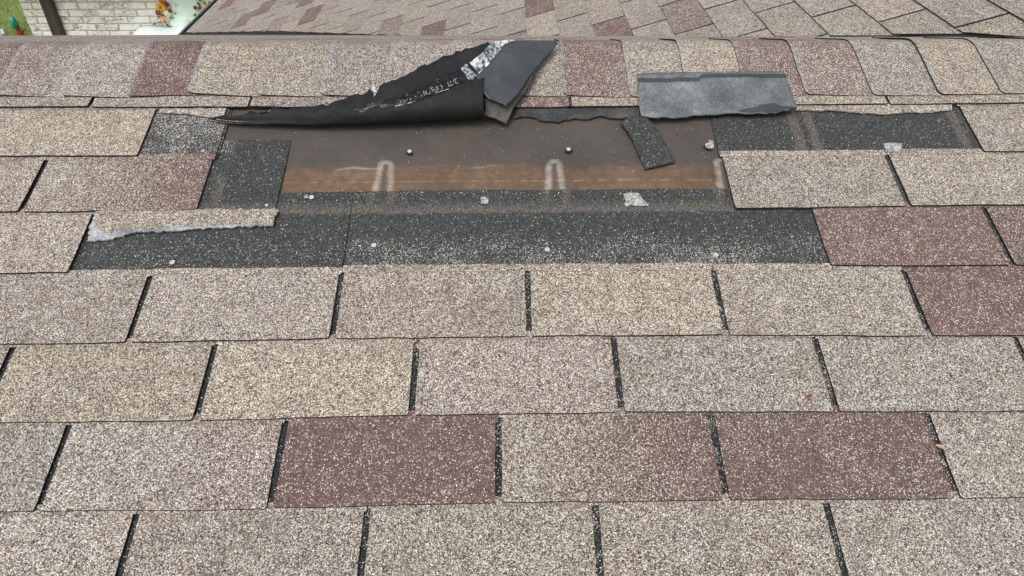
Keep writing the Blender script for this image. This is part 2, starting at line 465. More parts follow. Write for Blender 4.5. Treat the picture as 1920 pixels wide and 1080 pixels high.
rnd = random.Random(11)
uE_end = px(532, 330).x                       # where the torn course E ends on the left
uF_end = SLOTS[5][NT_SIDE+1]
uF_r = px(1337, 250).x; uF_r2 = px(1358, 350).x
MISSING = {4: (SLOTS[4][NT_SIDE], SLOTS[4][NT_SIDE+4]), 5: (uF_end, uF_r2), 6: (SLOTS[6][NT_SIDE], SLOTS[6][NT_SIDE+5])}
HEADGAP = {4: (uE_end, uF_r2+.02), 5: (uF_end+.004, uF_r), 6: (SLOTS[6][NT_SIDE]+.01, SLOTS[6][NT_SIDE+5]-.01)}

def head_piece(name, u0, u1, k, rnd, look):
    """upper part of a three tab strip: a narrow coloured ledge and the dark covered part above"""
    step = .03; n = max(2, int((u1-u0)/step))
    lo = [(u0+(u1-u0)*i/n) for i in range(n+1)]
    v0 = .1225; vc = .134; v1 = .3035
    def hn(dv): return max(topn(dv)-.0000, topn(EX)-.0038*(dv-EX)/EX) if dv <= EX else .0047-.0037*(dv-EX)/EX
    g = .0012
    top = []
    for dv in (v0+.0035, v1):
        row = []
        for i, u in enumerate(lo):
            uu = u+(g if i == 0 else (-g if i == n else 0))
            jit = rnd.uniform(-.0008, .0008)
            row.append(Vector((uu, edge_v(k, uu)+dv+jit, hn(dv)-.0011)))
        top.append(row)
    poly = top[0]+top[1][::-1]
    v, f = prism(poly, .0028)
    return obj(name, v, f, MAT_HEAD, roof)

def in_gap(u0, u1, gap):
    return gap and u1 > gap[0]+.02 and u0 < gap[1]-.02
START = {-3: 0, -2: 1, -1: 2, 0: 1, 1: 0, 2: 2, 3: (NT_SIDE+1) % 3, 4: 1, 5: 2, 6: 0, 7: 1}
ledge_specs = []
for k in range(-3, 8):
    S = SLOTS[k]; first = NT_SIDE
    looks = LOOK.get(k)
    def look_of(i):
        q = i-first+1
        if looks and 0 <= q < len(looks): lk = looks[q]
        else: lk = rnd.choice(ALL)
        return tuple(max(0, c+rnd.uniform(-.03, .03)) for c in lk[:3])+(lk[3],)
    i = -((3-START[k]) % 3) if START[k] else 0
    while i < len(S)-1:
        a, b = max(i, 0), min(i+3, len(S)-1)
        segs = [(S[a], S[b])] if b > a else []
        gap = HEADGAP.get(k)
        if gap:
            out = []
            for s0, s1 in segs:
                if s0 < gap[0]: out.append((s0, min(s1, gap[0])))
                if s1 > gap[1]: out.append((max(s0, gap[1]), s1))
            segs = out
        heads = []
        for s0, s1 in (segs if k < 7 else []):
            if s1-s0 > .004: heads.append((s0, s1, head_piece('shingle', s0, s1, k, rnd, None)))
        for t in range(a, b):
            u0, u1 = S[t], S[t+1]
            lk = look_of(t)
            if k in MISSING and in_gap(u0, u1, MISSING[k]):
                if k == 5 and u1 > MISSING[5][1]+.02: u0 = MISSING[5][1]-.004
                else: continue
            par = None
            for s0, s1, h in heads:
                if s0-.02 <= (u0+u1)/2 <= s1+.02: par = h
            if par is None: par = heads[0][2] if heads else roof
            # the coloured band runs on above the slots, so tabs reach a little beyond them
            make_tab(par, u0, u1, k, lk, rnd, 'tab', .008 if k < 7 else .06)
            # coloured ledge bridging the top of the slot on the right of this tab
            ledge_specs.append((par, u0, u1, k, lk))
        i += 3
# narrow coloured ledge over the slots (the tabs of one strip are one sheet above the cut-outs)
for par, u0, u1, k, lk in ledge_specs:
    if k >= 7: continue
    va = edge_v(k, (u0+u1)/2)
    pts = [(-.5, .1235), (-.35, .1232), (0, .1236), (.35, .1231), (.5, .1235), (.5, .1375), (.25, .1385), (0, .137), (-.25, .1388), (-.5, .1375)]
    w = u1-u0-.001; uc = (u0+u1)/2
    poly = [Vector((a*w, b, topn(b)+.0005)) for a, b in pts]
    v, f = prism(poly, .002)
    obj('tab_root', v, f, MAT_TAB, par, (uc, va, 0), color=lk, edge=MAT_EDGE)

# torn remnant of course E on the left: narrow coloured strip with a fibrous torn edge
def plate(name, pix, n, thick, mat, parent, rag=None, color=None, seed=1, local=True, ncurve=None):
    """a thin piece whose outline is given by photo pixels lying n off the slope (n may be per point)"""
    r = random.Random(seed)
    pts = []
    for q in pix:
        nn = q[2] if len(q) > 2 else n
        p = px(q[0], q[1], nn); pts.append(Vector((p.x, p.y, nn)))
    if rag: pts = ragged(pts, rag[0], rag[1], r, True)
    area = sum(a.x*b.y-b.x*a.y for a, b in zip(pts, pts[1:]+pts[:1]))
    if area < 0: pts.reverse()
    c = sum(pts, Vector())/len(pts); c.z = 0
    v, f = prism([p-c for p in pts], thick)
    o = obj(name, v, f, mat, parent, c, color=color)
    if parent is None: o.matrix_world = ROOF @ Matrix.Translation(c)
    return o
def fibre_mat(name, lo, mid, hi, scale=160):
    k = NT(name); tc = k.n('ShaderNodeTexCoord')
    n = k.noise(tc.outputs['Object'], scale, 5, .75); b = k.noise(tc.outputs['Object'], 18, 3, .6)
    f = k.math('ADD', k.math('MULTIPLY', n, .6), k.math('MULTIPLY', b, .4))
    k.bump(n, .6, .0012)
    return k.col(k.ramp(f, [(.34, lo), (.5, mid), (.66, hi)]))
MAT_FIBRE = fibre_mat('torn_fibre', (.08,.085,.09), (.24,.255,.27), (.58,.62,.65), 320)
plate('torn_tab', [(180,396),(170,420),(163,452),(200,450),(250,436),(330,432),(400,427),(440,425),(512,422),(520,392)], .0079, .003, MAT_FIBRE, roof, (.004, .0022), seed=3)
plate('torn_tab_face', [(186,394),(176,425),(200,436),(240,428),(300,427),(380,423),(440,421),(513,419),(521,392)], .0087, .002, MAT_TAB, roof, (.004, .0026), color=TG, seed=4)
# ragged stubs of course G left under course H
MAT_STUB = fibre_mat('torn_stub', (.018,.02,.022), (.05,.052,.053), (.13,.13,.125), 260)
plate('torn_stub', [(968,204),(962,222),(990,218),(1020,226),(1045,229),(1075,221),(1105,222),(1125,216),(1160,221),(1200,219),(1200,200)], .0045, .003, MAT_STUB, roof, (.008, .0022), seed=5)
plate('torn_stub', [(1490,196),(1495,207),(1560,206),(1610,211),(1660,214),(1700,210),(1745,211),(1785,205),(1785,194)], .0062, .0025, MAT_TAB, roof, (.009, .0022), color=TG, seed=6)
plate('torn_stub', [(300,203),(298,210),(345,212),(392,219),(420,215),(424,203)], .0062, .0025, MAT_TAB, roof, (.009, .0018), color=G, seed=7)

for q in range(5):
    ua = SLOTS[6][NT_SIDE]+.01+q*W*1.0; ub = ua+W-.001
    poly = [Vector(((ua if e < 2 else ub)-.0, edge_v(7, ua if e < 2 else ub)+(.006 if e in (1, 2) else .10), .0045 if e in (1, 2) else .003)) for e in range(4)]
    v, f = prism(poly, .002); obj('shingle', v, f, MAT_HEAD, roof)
# ------------------------------------------------------------------ ridge caps
def ridge_profile(vb, nb, length=.335, back=.165, rad=.040):
    """points (v, n) from the front edge over the ridge and down the back slope"""
    pts = [(vb, nb)]
    s = 0; ds = .0075
    vc = VR-vb
    v, n = vb, nb
    while s < length:
        t = (s+ds/2-(vc-rad))/(2*rad); t = max(0, min(1, t)); t = t*t*(3-2*t)
        a = -2*PHI*t
        v += math.cos(a)*ds; n += math.sin(a)*ds; s += ds
        pts.append((v, n))
    return pts
CAP_B = [125, 248, 358, 488, 605, 725, 843, 955, 1055, 1178, 1286, 1395, 1505, 1628, 1752, 1868]
CAP_LOOK = [(.22,.2,.3,.25), G, M, T, TG, (.02,.1,.1,.5), GP, TG, TG, M7, TG, T, M7, M5, G, T, G]
cap_u = [px(x, 178).x for x in CAP_B]
cap_u = [cap_u[0]-EX*i for i in range(5, 0, -1)]+cap_u+[cap_u[-1]+EX*i for i in range(1, 6)]
cap_looks = [TP, G, M7, T, PM]+CAP_LOOK+[TG, M, G, T]
CAP_EDGE = [(px(x, y).x, px(x, y, .014).y) for x, y in ((0,178),(130,179),(260,180),(360,174),(480,178),(730,178),(1050,177),(1180,180),(1500,175),(1630,177),(1750,176),(1920,173))]
rnd = random.Random(21)
for i in range(1, len(cap_u)):
    uL, uR = cap_u[i-1], cap_u[i]+.022
    lk = cap_looks[min(i, len(cap_looks)-1)]
    nb = rnd.uniform(0, .0012); skew = rnd.uniform(-.003, .003)
    cols = 5
    grid = []
    for c in range(cols):
        t = (0, .05, .3, .65, 1)[c]; u = uL+(uR-uL)*t
        vb = interp(CAP_EDGE, max(CAP_EDGE[0][0], min(CAP_EDGE[-1][0], u)))
        if c == 0: vb += .006
        pr = ridge_profile(vb, .0088+nb+(.0058 if uL < -.05 else .0034)*(1-t)+.0008*max(0, 1-t*4))
        grid.append([(u+skew*(q/len(pr)-.3)+(rnd.uniform(-.0006,.0006) if c in (0, cols-1) else 0), a, b) for q, (a, b) in enumerate(pr)])
    # ease the exposed lower right corner
    m = min(len(g) for g in grid); grid = [g[:m] for g in grid]
    uc = (uL+uR)/2
    ver, fac = [], []
    for g in grid:
        for p in g: ver.append((p[0]-uc, p[1], p[2]))
    nv = len(ver)
    for q, g in enumerate(grid):
        for e, p in enumerate(g):
            # underside: offset along the local normal
            a = g[max(0, e-1)]; b = g[min(m-1, e+1)]
            d = Vector((0, b[1]-a[1], b[2]-a[2])).normalized(); nn = Vector((0, -d.z, d.y))
            ver.append((p[0]-uc, p[1]-nn.y*.0024, p[2]-nn.z*.0024))
    for q in range(cols-1):
        for e in range(m-1):
            a = q*m+e
            fac.append([a, a+m, a+m+1, a+1]); fac.append([nv+a+1, nv+a+m+1, nv+a+m, nv+a])
    for e in range(m-1):
        fac.append([e, e+1, nv+e+1, nv+e]); a = (cols-1)*m+e; fac.append([a+1, a, nv+a, nv+a+1])
    for q in range(cols-1):
        a = q*m; fac.append([a+m, a, nv+a, nv+a+m]); a = q*m+m-1; fac.append([a, a+m, nv+a+m, nv+a])
    o = obj('ridge_cap', ver, fac, MAT_CAP, roof, (uc, 0, 0), color=lk)
    o.data.materials.append(MAT_EDGE)
    for pi in range(2*(cols-1)*(m-1), len(o.data.polygons)): o.data.polygons[pi].material_index = 1

# ------------------------------------------------------------------ back slope of the main roof and the wing roof
RY, RZ = VR*CP, VR*SP+Z0
WRZ = .967*SP+Z0                      # ridge in the world
EAVE_RUN = 3.95
XW = 1.542                                    # where the wing's ridge height line lies
back = Matrix.Translation((0, RY, RZ)) @ Matrix.Rotation(math.pi, 4, 'Z') @ Matrix.Rotation(PHI, 4, 'X')
# back slope in its own frame: x to the left seen from the photo, y up its slope (0 at the ridge), courses joined
jb = Join(); rb = random.Random(4)
back_local = ROOF.inverted() @ back
nrow = int(EAVE_RUN/CP/EX)+1
for k in range(nrow):
    v0 = -.02-EX*(k+1)
    off = rb.random()*W
    x = -2.4-off
    while x < 6.5:
        poly = [Vector(p) for p in ((x+.004, v0, topn(0)), (x+W-.004, v0+rb.uniform(-.002,.002), topn(0)), (x+W-.004, v0+EX+.012, topn(EX+.012)), (x+.004, v0+EX+.012, topn(EX+.012)))]
        v, f = prism(poly, TH); jb.add([back_local @ p for p in v], f)
        x += W
MAT_FAR = granule_tab_mat('granule_far', 640)
MAT_FARI = granule_tab_mat('granule_far_mixed', 640, island=True)
bs = jb.obj('back_slope_shingles', MAT_FARI, roof); bs.color = (.03,.45,.6,.5); bs['kind'] = 'stuff'
jd = Join(); jd.box((-2.4, -EAVE_RUN/CP, -.02), (6.5, 0, .0005)); jd.v = [back_local @ Vector(p) for p in jd.v]
jd.obj('back_deck', plain('dark_board', (.03,.03,.03)), roof)

WING = Matrix((( 0, CP, -SP, XW), (-1, 0, 0, 0), (0, SP, CP, WRZ), (0, 0, 0, 1)))   # x towards the viewer, y up its slope
WINV = WING.inverted()
wing = empty('wing_roof', WING)
tag(wing, 'neighbouring roof wing of tan and maroon shingles beyond the ridge', 'roof')
def wing_hit(x, y):
    o = WINV @ CAM_W; d = WINV.to_3x3() @ wray(x, y); t = -o.z/d.z
    return o+d*t
def proj_world(P):
    return proj(ROOF.inverted() @ P)
def back_z(yw): return RZ-(yw-RY)*SP/CP
CUT = sorted([(wing_hit(x, y).y, wing_hit(x, y).x) for x, y in ((345,63),(400,62),(520,60),(700,67),(900,75),(1150,76),(1400,75),(1660,70),(1920,63))])
def cut_x(s):
    c = interp(CUT, max(CUT[0][0], min(CUT[-1][0], s))) if CUT[0][0] <= s <= CUT[-1][0] else -(RY+(-s)*CP+(RZ-WRZ)*3)
    return c
MARK = {}
def wcourse(s): return int(math.floor((-.2505-s)/EX))
def wphase(i): return (.32+.56*i) % 1.0
def wtab(i, yw): return int(math.floor(yw/W-wphase(i)))
for x, y, lk in ((825,15,M),(825,62,M),(812,40,TP),(1012,12,M),(1150,55,M),(1145,25,M5),(1290,30,M5),(770,10,T),(770,40,T),(790,25,T),
                 (640,60,T),(650,30,T),(545,45,T),(1120,6,T),(1000,55,T),(590,18,M),(460,45,M),(420,12,M),(500,8,M),(535,35,M5),(1335,5,TP),(1500,45,TG),(1600,20,TG),(1700,60,TP)):
    q = wing_hit(x, y); i = wcourse(q.y); MARK[(i, wtab(i, -q.x))] = lk
rw = random.Random(33); stuffw = Join()
Y_FAR = 9.6
def clip_half(poly, cutf):
    """keep the part of a polygon (wing frame) lying beyond the cut line x <= -cut(y) (x is towards the viewer)"""
    out = []
    for a, b in zip(poly, poly[1:]+poly[:1]):
        da, db = cutf(a.y)-a.x, cutf(b.y)-b.x
        if da >= 0: out.append(a)
        if (da >= 0) != (db >= 0):
            t = da/(da-db); out.append(a.lerp(b, t))
    return out
for i in range(-12, 30):
    s0 = -.2505-EX*(i+1)                       # lower edge of this course
    cf = lambda s: cut_x(s)
    ph = wphase(i)
    y_near = -cut_x(s0+EX/2)-.2
    t = int(math.floor(y_near/W-ph))-1
    while True:
        ya, yb = (t+ph)*W, (t+1+ph)*W
        if ya > Y_FAR: break
        dn = rw.uniform(-.0003, .0010)
        e0, e1 = rw.uniform(-.0015,.0015), rw.uniform(-.0015,.0015)
        pts = [Vector((-yb+.0045, s0+e0, topn(0)+dn)), Vector((-(ya+yb)/2, s0+(e0+e1)/2+rw.uniform(-.001,.001), topn(0)+dn)), Vector((-ya-.0045, s0+e1, topn(0)+dn)),
               Vector((-ya-.0045, s0+EX+.014, topn(EX+.014))), Vector((-yb+.0045, s0+EX+.014, topn(EX+.014)))]
        if ya < -cut_x(s0)+W*1.2 or yb < -cut_x(s0+EX)+W*1.2: pts = clip_half(pts, cf)
        if len(pts) >= 3:
            c = sum(pts, Vector())/len(pts)
            # past the valley the cut edge rests on the back slope
            q2 = []
            for p in pts:
                q2.append(p)
            pp = proj_world(WING @ c)
            vis = -60 < pp[0] < 1980 and -45 < pp[1] < 120
            v, f = prism(q2, TH)
            if vis:
                lk = MARK.get((i, t)) or rw.choice([G, G, G, GP, (.05,.1,.3,.5), G, T, TG, P, P, TP, T] + ([M5, M] if rw.random() < .5 else []))
                lk = tuple(max(0, q+rw.uniform(-.03, .03)) for q in lk[:3])+(lk[3],)
                obj('shingle', [p-c for p in v], f, MAT_FAR, wing, c, color=lk, edge=MAT_EDGE)
            else: stuffw.add(v, f)
        t += 1
sw_ = stuffw.obj('far_shingles', MAT_FARI, wing); sw_['kind'] = 'stuff'; sw_.color = TG
# black underlay that shows in the slots, the boards and the eave gutter
def wing_poly(name, pts, n0, n1, mat):
    v, f = prism([Vector((a, b, n1)) for a, b in pts], n1-n0); return obj(name, v, f, mat, wing)
MAT_SLOT = plain('slot_black', (.022,.023,.025))
SE = -4.095
ny = lambda s: -(RY+(-s)*CP+(RZ-WRZ)*3)-.02
wing_poly('deck', [(-Y_FAR, SE), (ny(SE), SE), (ny(-.1), -.1), (ny(-.1), .9), (-Y_FAR, .9)], -.02, .0018, MAT_SLOT)
MAT_GUT = plain('gutter_slate', (.055,.066,.075), .45, .5, .15, 8)
def extrude_path(prof, x0, x1, name, mat, parent):
    v = [Vector((x0, a, b)) for a, b in prof]+[Vector((x1, a, b)) for a, b in prof]
    n = len(prof); f = [[i, (i+1) % n, (i+1) % n+n, i+n] for i in range(n)]+[list(range(n-1, -1, -1)), list(range(n, 2*n))]
    return obj(name, v, f, mat, parent)
extrude_path([(SE-.005,.010), (SE-.012,.016), (SE-.085,-.004), (SE-.115,-.02), (SE-.12,-.06), (SE-.06,-.10), (SE-.03,-.07)], -Y_FAR, ny(SE)+.05, 'gutter', MAT_GUT, wing)
extrude_path([(SE+.01,-.022), (SE-.02,-.025), (SE-.05,-.2), (SE+.02,-.2)], -Y_FAR, ny(SE)+.05, 'fascia', plain('fascia_brown', (.05,.035,.03)), wing)

# ------------------------------------------------------------------ beyond: lawn, brick house
lawn_m = NT('lawn'); _tc = lawn_m.n('ShaderNodeTexCoord')
_n = lawn_m.noise(_tc.outputs['Object'], 6, 6, .7); _n2 = lawn_m.noise(_tc.outputs['Object'], .7, 3, .5)
MAT_LAWN = lawn_m.col(lawn_m.ramp(lawn_m.math('ADD', lawn_m.math('MULTIPLY', _n, .6), lawn_m.math('MULTIPLY', _n2, .4)), [(.3, (.075,.12,.03)), (.5, (.14,.19,.055)), (.7, (.24,.25,.10))]))
gv, gf = [], []
for i in range(61):
    for q in range(61):
        X, Y = -150+300*i/60, -150+300*q/60
        gv.append((X, Y, .03*noise.noise((X*.1, Y*.1, 0))))
for i in range(60):
    for q in range(60):
        a = i*61+q; gf.append([a, a+61, a+62, a+1])
tag(obj('ground', gv, gf, MAT_LAWN), 'green mown lawn beside the house', kind='structure')
WY = CAM_W.y+8.15                              # face of the brick wall
# grass blades in the strip of lawn the photo shows
gb = NT('grass_blade'); oi = gb.n('ShaderNodeTexCoord')
MAT_BLADE = gb.col(gb.ramp(gb.noise(oi.outputs['Object'], 9, 4, .7), [(.3, (.13,.20,.04)), (.5, (.27,.35,.10)), (.68, (.45,.45,.20))]))
jg = Join(); rg = random.Random(9)
ga = ground_hit(-60, 80); gb_ = ground_hit(60, -60)
for i in range(16000):
    X = rg.uniform(ga.x-1.2, -4.6); Y = rg.uniform(ga.y-1.0, gb_.y+1.5)
    h = rg.uniform(.03, .085); a = rg.uniform(0, 6.28); w = rg.uniform(.004, .009)
    dx, dy = math.cos(a)*w, math.sin(a)*w; lx, ly = rg.uniform(-.04,.04), rg.uniform(-.04,.04)
    z = .03*noise.noise((X*.1, Y*.1, 0))
    jg.add([(X-dx, Y-dy, z-.01), (X+dx, Y+dy, z-.01), (X+lx, Y+ly, z+h)], [[0, 1, 2]])
tag(jg.obj('grass', MAT_BLADE), 'short green and straw coloured grass of the lawn', 'grass', kind='stuff')

house = empty('brick_house', Matrix.Translation((-5.2, WY, 0)))
tag(house, 'house wall of cream white brick seen beyond the ridge at top left', 'house')
HX = wall_hit(35, 0, WY).x                     # left corner of the wall
BW, BH, MJ = .2440, .0760, .010
bk = NT('cream_brick'); tc = bk.n('ShaderNodeTexCoord'); oi = bk.n('ShaderNodeObjectInfo')
off = bk.math('MULTIPLY', oi.outputs['Random'], 91.0); cx = bk.n('ShaderNodeCombineXYZ')
for i in range(3): bk.set(cx.inputs[i], off)
bv = bk.vec('ADD', tc.outputs['Object'], cx.outputs[0])
mp = bk.n('ShaderNodeMapping'); bk.set(mp.inputs[0], bv); mp.inputs['Rotation'].default_value = (0, .6, 0); mp.inputs['Scale'].default_value = (11, 5, 30)
w1 = bk.noise(mp.outputs[0], 1.6, 3, .6); w2 = bk.noise(bv, 5, 2, .5)
scr = bk.math('MULTIPLY', bk.step(bk.math('ABSOLUTE', bk.math('SUBTRACT', w1, .5)), .035, .012), bk.step(w2, .46, .60))
bc = bk.ramp(bk.noise(bv, 12, 3, .6), [(.3, (.86,.83,.74)), (.6, (.92,.91,.86))])
bc = bk.mix(bk.math('MULTIPLY', scr, .85), bc, (.22,.19,.14))
bk.bump(bk.math('SUBTRACT', bk.noise(bv, 40, 4, .7), bk.math('MULTIPLY', scr, 1.5)), .7, .006)
MAT_BRICK = bk.col(bc)
MAT_MORT = plain('mortar', (.56,.55,.48), .95, .1, .1, 60)
def brick_mesh(L, seed):
    r = random.Random(seed); e = .004
    h = BH-MJ
    v = []
    for (x, z) in ((0, 0), (L, 0), (L, h), (0, h)): v.append((x+r.uniform(-.002,.002), .02, z))
    for (x, z) in ((e, e), (L-e, e), (L-e, h-e), (e, h-e)): v.append((x, -.012+r.uniform(-.003,.003), z+r.uniform(-.001,.001)))
    f = [[4,5,6,7], [0,1,5,4], [1,2,6,5], [2,3,7,6], [3,0,4,7]]
    me = bpy.data.meshes.new('brick'); me.from_pydata(v, [], f); me.materials.append(MAT_BRICK); me.update(); return me
FULL = [brick_mesh(BW-MJ, s) for s in range(6)]; HALF = [brick_mesh(BW/2-MJ, 20+s) for s in range(3)]
zt = wall_hit(200, 0, WY).z; zb_ = wall_hit(200, 66, WY).z
c_ref = wall_hit(60, 18, WY).z                 # a bed joint measured in the photo
i_ref = int(c_ref/BH); zoff = c_ref-i_ref*BH
WALL_H = 2.42
jw = Join(); jw.box((HX+.006+5.2, .0, 0), (3.9+5.2, .24, WALL_H)); jw.obj('mortar', MAT_MORT, house)
rbk = random.Random(5); jrest = Join()
for i in range(0, int((WALL_H-zoff)/BH)):
    z = zoff+i*BH+MJ/2
    x = HX
    first_half = i % 2
    while x < -1.6:
        half = first_half; first_half = 0
        L = BW/2 if half else BW
        me = rbk.choice(HALF if half else FULL)
        if zb_-.22 < z < zt+.10 and x < -2.3:
            o = bpy.data.objects.new('brick', me); o.location = (x+5.2+MJ/2, rbk.uniform(-.002,.002), z); link(o, house)
        else:
            jrest.add([(p.co.x+x+5.2+MJ/2, p.co.y, p.co.z+z) for p in me.vertices], [list(p.vertices) for p in me.polygons])
        x += L
r_ = jrest.obj('other_bricks', MAT_BRICK, house); r_['kind'] = 'stuff'
# eave and roof over that wall, above the photo's upper edge
jr = Join()
jr.add([(HX+4.7, -.45, WALL_H+.02), (9.2, -.45, WALL_H+.02), (9.2, 3.2, WALL_H+1.2), (HX+4.7, 3.2, WALL_H+1.2), (HX+4.7, -.45, WALL_H-.08), (9.2, -.45, WALL_H-.08), (9.2, 3.2, WALL_H-.08), (HX+4.7, 3.2, WALL_H-.08)],
       [[0,1,2,3], [7,6,5,4], [4,5,1,0], [5,6,2,1], [6,7,3,2], [7,4,0,3]])
hr = jr.obj('roof', MAT_FAR, house); hr.color = TG
# downspout: a dark box pipe with a fold and two straps
a0, a1 = wall_hit(73, 0, WY-.07).x, wall_hit(94, 0, WY-.07).x
MAT_SPOUT = plain('downspout_brown', (.070,.050,.048), .5, .4, .2, 14)
jd = Join(); x0, x1 = a0+5.2, a1+5.2
prof = [(x0, -.014), (x0, -.075), (x0+.008, -.083), (x0+.03, -.083), (x0+.036, -.078), (x1-.036, -.078), (x1-.03, -.083), (x1-.008, -.083), (x1, -.075), (x1, -.014)]
n = len(prof)
jd.add([(a, b, .1) for a, b in prof]+[(a, b, WALL_H-.1) for a, b in prof], [[i, (i+1) % n, (i+1) % n+n, i+n] for i in range(n)])
ds_ = jd.obj('downspout', MAT_SPOUT, house)
for z in (.5, 2.05):
    js = Join(); js.box((x0-.025, -.088, z), (x1+.025, -.084, z+.03)); js.box((x0-.025, -.088, z), (x0-.002, -.012, z+.03)); js.box((x1+.002, -.088, z), (x1+.025, -.012, z+.03)); js.obj('strap', MAT_SPOUT, ds_)

# pale mint panel on the wall with a garland of flowers, and a pale ledge below it
PYF = WY-.06
pm = empty('floral_panel', Matrix.Translation(wall_hit(345, 30, PYF)))
tag(pm, 'pale mint wall panel edged with orange and red flowers beside the wing eave', 'wall panel')
pc = pm.matrix_world.translation
def on_wall(x, y, dy=0.0): return wall_hit(x, y, PYF+dy)-pc
poly = [on_wall(x, y) for x, y in ((286,-40),(300,0),(306,22),(312,44),(330,52),(352,54),(395,50),(440,20),(470,-40))]
def wall_prism(poly, d):
    n = len(poly); v = [Vector(p) for p in poly]+[Vector(p)+Vector((0, d, 0)) for p in poly]
    f = [list(range(n)), list(range(2*n-1, n-1, -1))]+[[i, i+n, (i+1) % n+n, (i+1) % n] for i in range(n)]
    return v, f
v, f = wall_prism(poly, .03); obj('panel', v, f, plain('mint_paint', (.74,.90,.80), .6, .3, .05, 3), pm)
MATS_F = {q: plain('petal_'+q, c, .7, .2, .2, 60) for q, c in dict(orange=(.80,.42,.08), pink=(.78,.45,.30), red=(.35,.05,.03), cream=(.82,.76,.60), green=(.07,.14,.03), gold=(.45,.24,.02)).items()}
def flower(x, y, rad, pet, core, np=9, seed=0):
    r = random.Random(seed); c = on_wall(x, y, -.03)
    jv = Join()
    for i in range(np):
        a = 2*math.pi*i/np+r.uniform(-.15,.15); rr = rad*r.uniform(.85,1.1); w = rad*.36
        d = Vector((math.cos(a), 0, math.sin(a))); s = Vector((-d.z, 0, d.x))
        jv.add([c+d*rr*.2+Vector((0,-.004,0)), c+d*rr*.6+s*w+Vector((0,-.012,0)), c+d*rr+Vector((0,.006,0)), c+d*rr*.6-s*w+Vector((0,-.012,0)), c+d*rr*.6+Vector((0,-.002,0))],
               [[0,4,1],[1,4,2],[2,4,3],[3,4,0]])
    o = jv.obj('flower', MATS_F[pet], pm)
    jc = Join(); m = 8
    ring = [c+Vector((math.cos(2*math.pi*i/m)*rad*.3, -.012, math.sin(2*math.pi*i/m)*rad*.3)) for i in range(m)]
    jc.add(ring+[c+Vector((0,-.03,0))], [[i, (i+1) % m, m] for i in range(m)]); jc.obj('flower_center', MATS_F[core], o)
for i, a in enumerate(((301,13,.060,'orange','gold'),(303,1,.042,'gold','gold'),(312,8,.034,'red','red'),(296,24,.034,'red','red'),(302,27,.026,'red','gold'),(307,37,.052,'pink','pink'),
          (319,20,.026,'red','green'),(314,26,.045,'cream','cream'),(366,14,.026,'red','gold'),(374,15,.022,'red','green'),(381,17,.028,'pink','pink'),(372,7,.02,'red','red'),(392,4,.03,'cream','green'),(385,6,.03,'cream','green'))):
    flower(*a, seed=i)
rl = random.Random(8)
for i in range(70):
    if i < 32: x, y = rl.uniform(290,326), rl.uniform(-6,46)
    else: x, y = rl.uniform(362,410), rl.uniform(-12,26)
    c = on_wall(x, y, -.02-rl.random()*.02); a = rl.uniform(0, 6.28); L = rl.uniform(.02,.05)
    d = Vector((math.cos(a), 0, math.sin(a)))*L; s = Vector((-d.z, 0, d.x))*.3
    obj('leaf', [c, c+d*.5+s+Vector((0,-.008,0)), c+d, c+d*.5-s], [[0,1,2],[0,2,3]], MATS_F['green'] if rl.random() < .62 else MATS_F['cream'], pm)
# draped pale ledge
lp = wall_hit(300, 58, WY-.25)
lo_ = empty('draped_ledge', Matrix.Translation(lp))
tag(lo_, 'pale blue white cover draped over a ledge under the floral panel', 'cover')
MAT_COV = plain('pale_cover', (.70,.77,.82), .5, .4, .08, 5)
cv, cf = [], []
NX, NZ = 18, 8
top = [(246,66),(256,56),(264,49),(275,47),(300,48),(325,50),(340,42),(350,34),(358,36),(364,48),(372,54)]
topw = [(wall_hit(x, y, WY-.05).x, wall_hit(x, y, WY-.05).z) for x, y in top]
for i in range(NX+1):
    x = topw[0][0]+(topw[-1][0]-topw[0][0])*i/NX; zt_ = interp(topw, x)
    for q in range(NZ+1):
        t = q/NZ
        y = WY-.04-.30*min(1, t*2.2)-.02*math.sin(i*1.9)*t
        z = zt_-.05*min(1, t*2.2)**2-.55*max(0, t-.35)**1.2
        cv.append((x-lp.x, y-lp.y, z-lp.z))
for i in range(NX):
    for q in range(NZ):
        a = i*(NZ+1)+q; cf.append([a, a+1, a+NZ+2, a+NZ+1])
o = obj('cover', cv, cf, MAT_COV, lo_, smooth=True)
md = o.modifiers.new('thickness', 'SOLIDIFY'); md.thickness = .012
jb_ = Join(); jb_.box((topw[1][0]-lp.x, WY-.30-lp.y, -.35), (topw[-1][0]-.1-lp.x, WY-.03-lp.y, -.20)); jb_.obj('ledge', plain('ledge_grey', (.45,.47,.5)), lo_)

# small things on the lawn
def lathe(prof, m=14):
    v, f = [], []
    for r, z in prof:
        for i in range(m): v.append((math.cos(2*math.pi*i/m)*r, math.sin(2*math.pi*i/m)*r, z))
    for k in range(len(prof)-1):
        for i in range(m):
            a = k*m+i; b = k*m+(i+1) % m; f.append([a, b, b+m, a+m])
    return v, f
g1 = ground_hit(34, 62)
orn = empty('garden_ornament', Matrix.Translation(g1) @ Matrix.Scale(.62, 4))
tag(orn, 'teal glazed egg shaped garden ornament standing on the lawn', 'ornament')
v, f = lathe([(.001,.10),(.05,.11),(.085,.16),(.10,.24),(.092,.33),(.065,.40),(.03,.44),(.001,.45)]); obj('body', v, f, plain('teal_glaze', (.0,.22,.20), .3, .6, .25, 12), orn, smooth=True)
v, f = lathe([(.06,0),(.06,.015),(.018,.03),(.018,.11)]); obj('stem', v, f, plain('teal_stem', (.02,.10,.09)), orn)
g2 = ground_hit(41, 70)
pot = empty('flower_pot', Matrix.Translation(g2) @ Matrix.Scale(.8, 4)); tag(pot, 'small red flower pot on the lawn at the wall corner', 'pot')
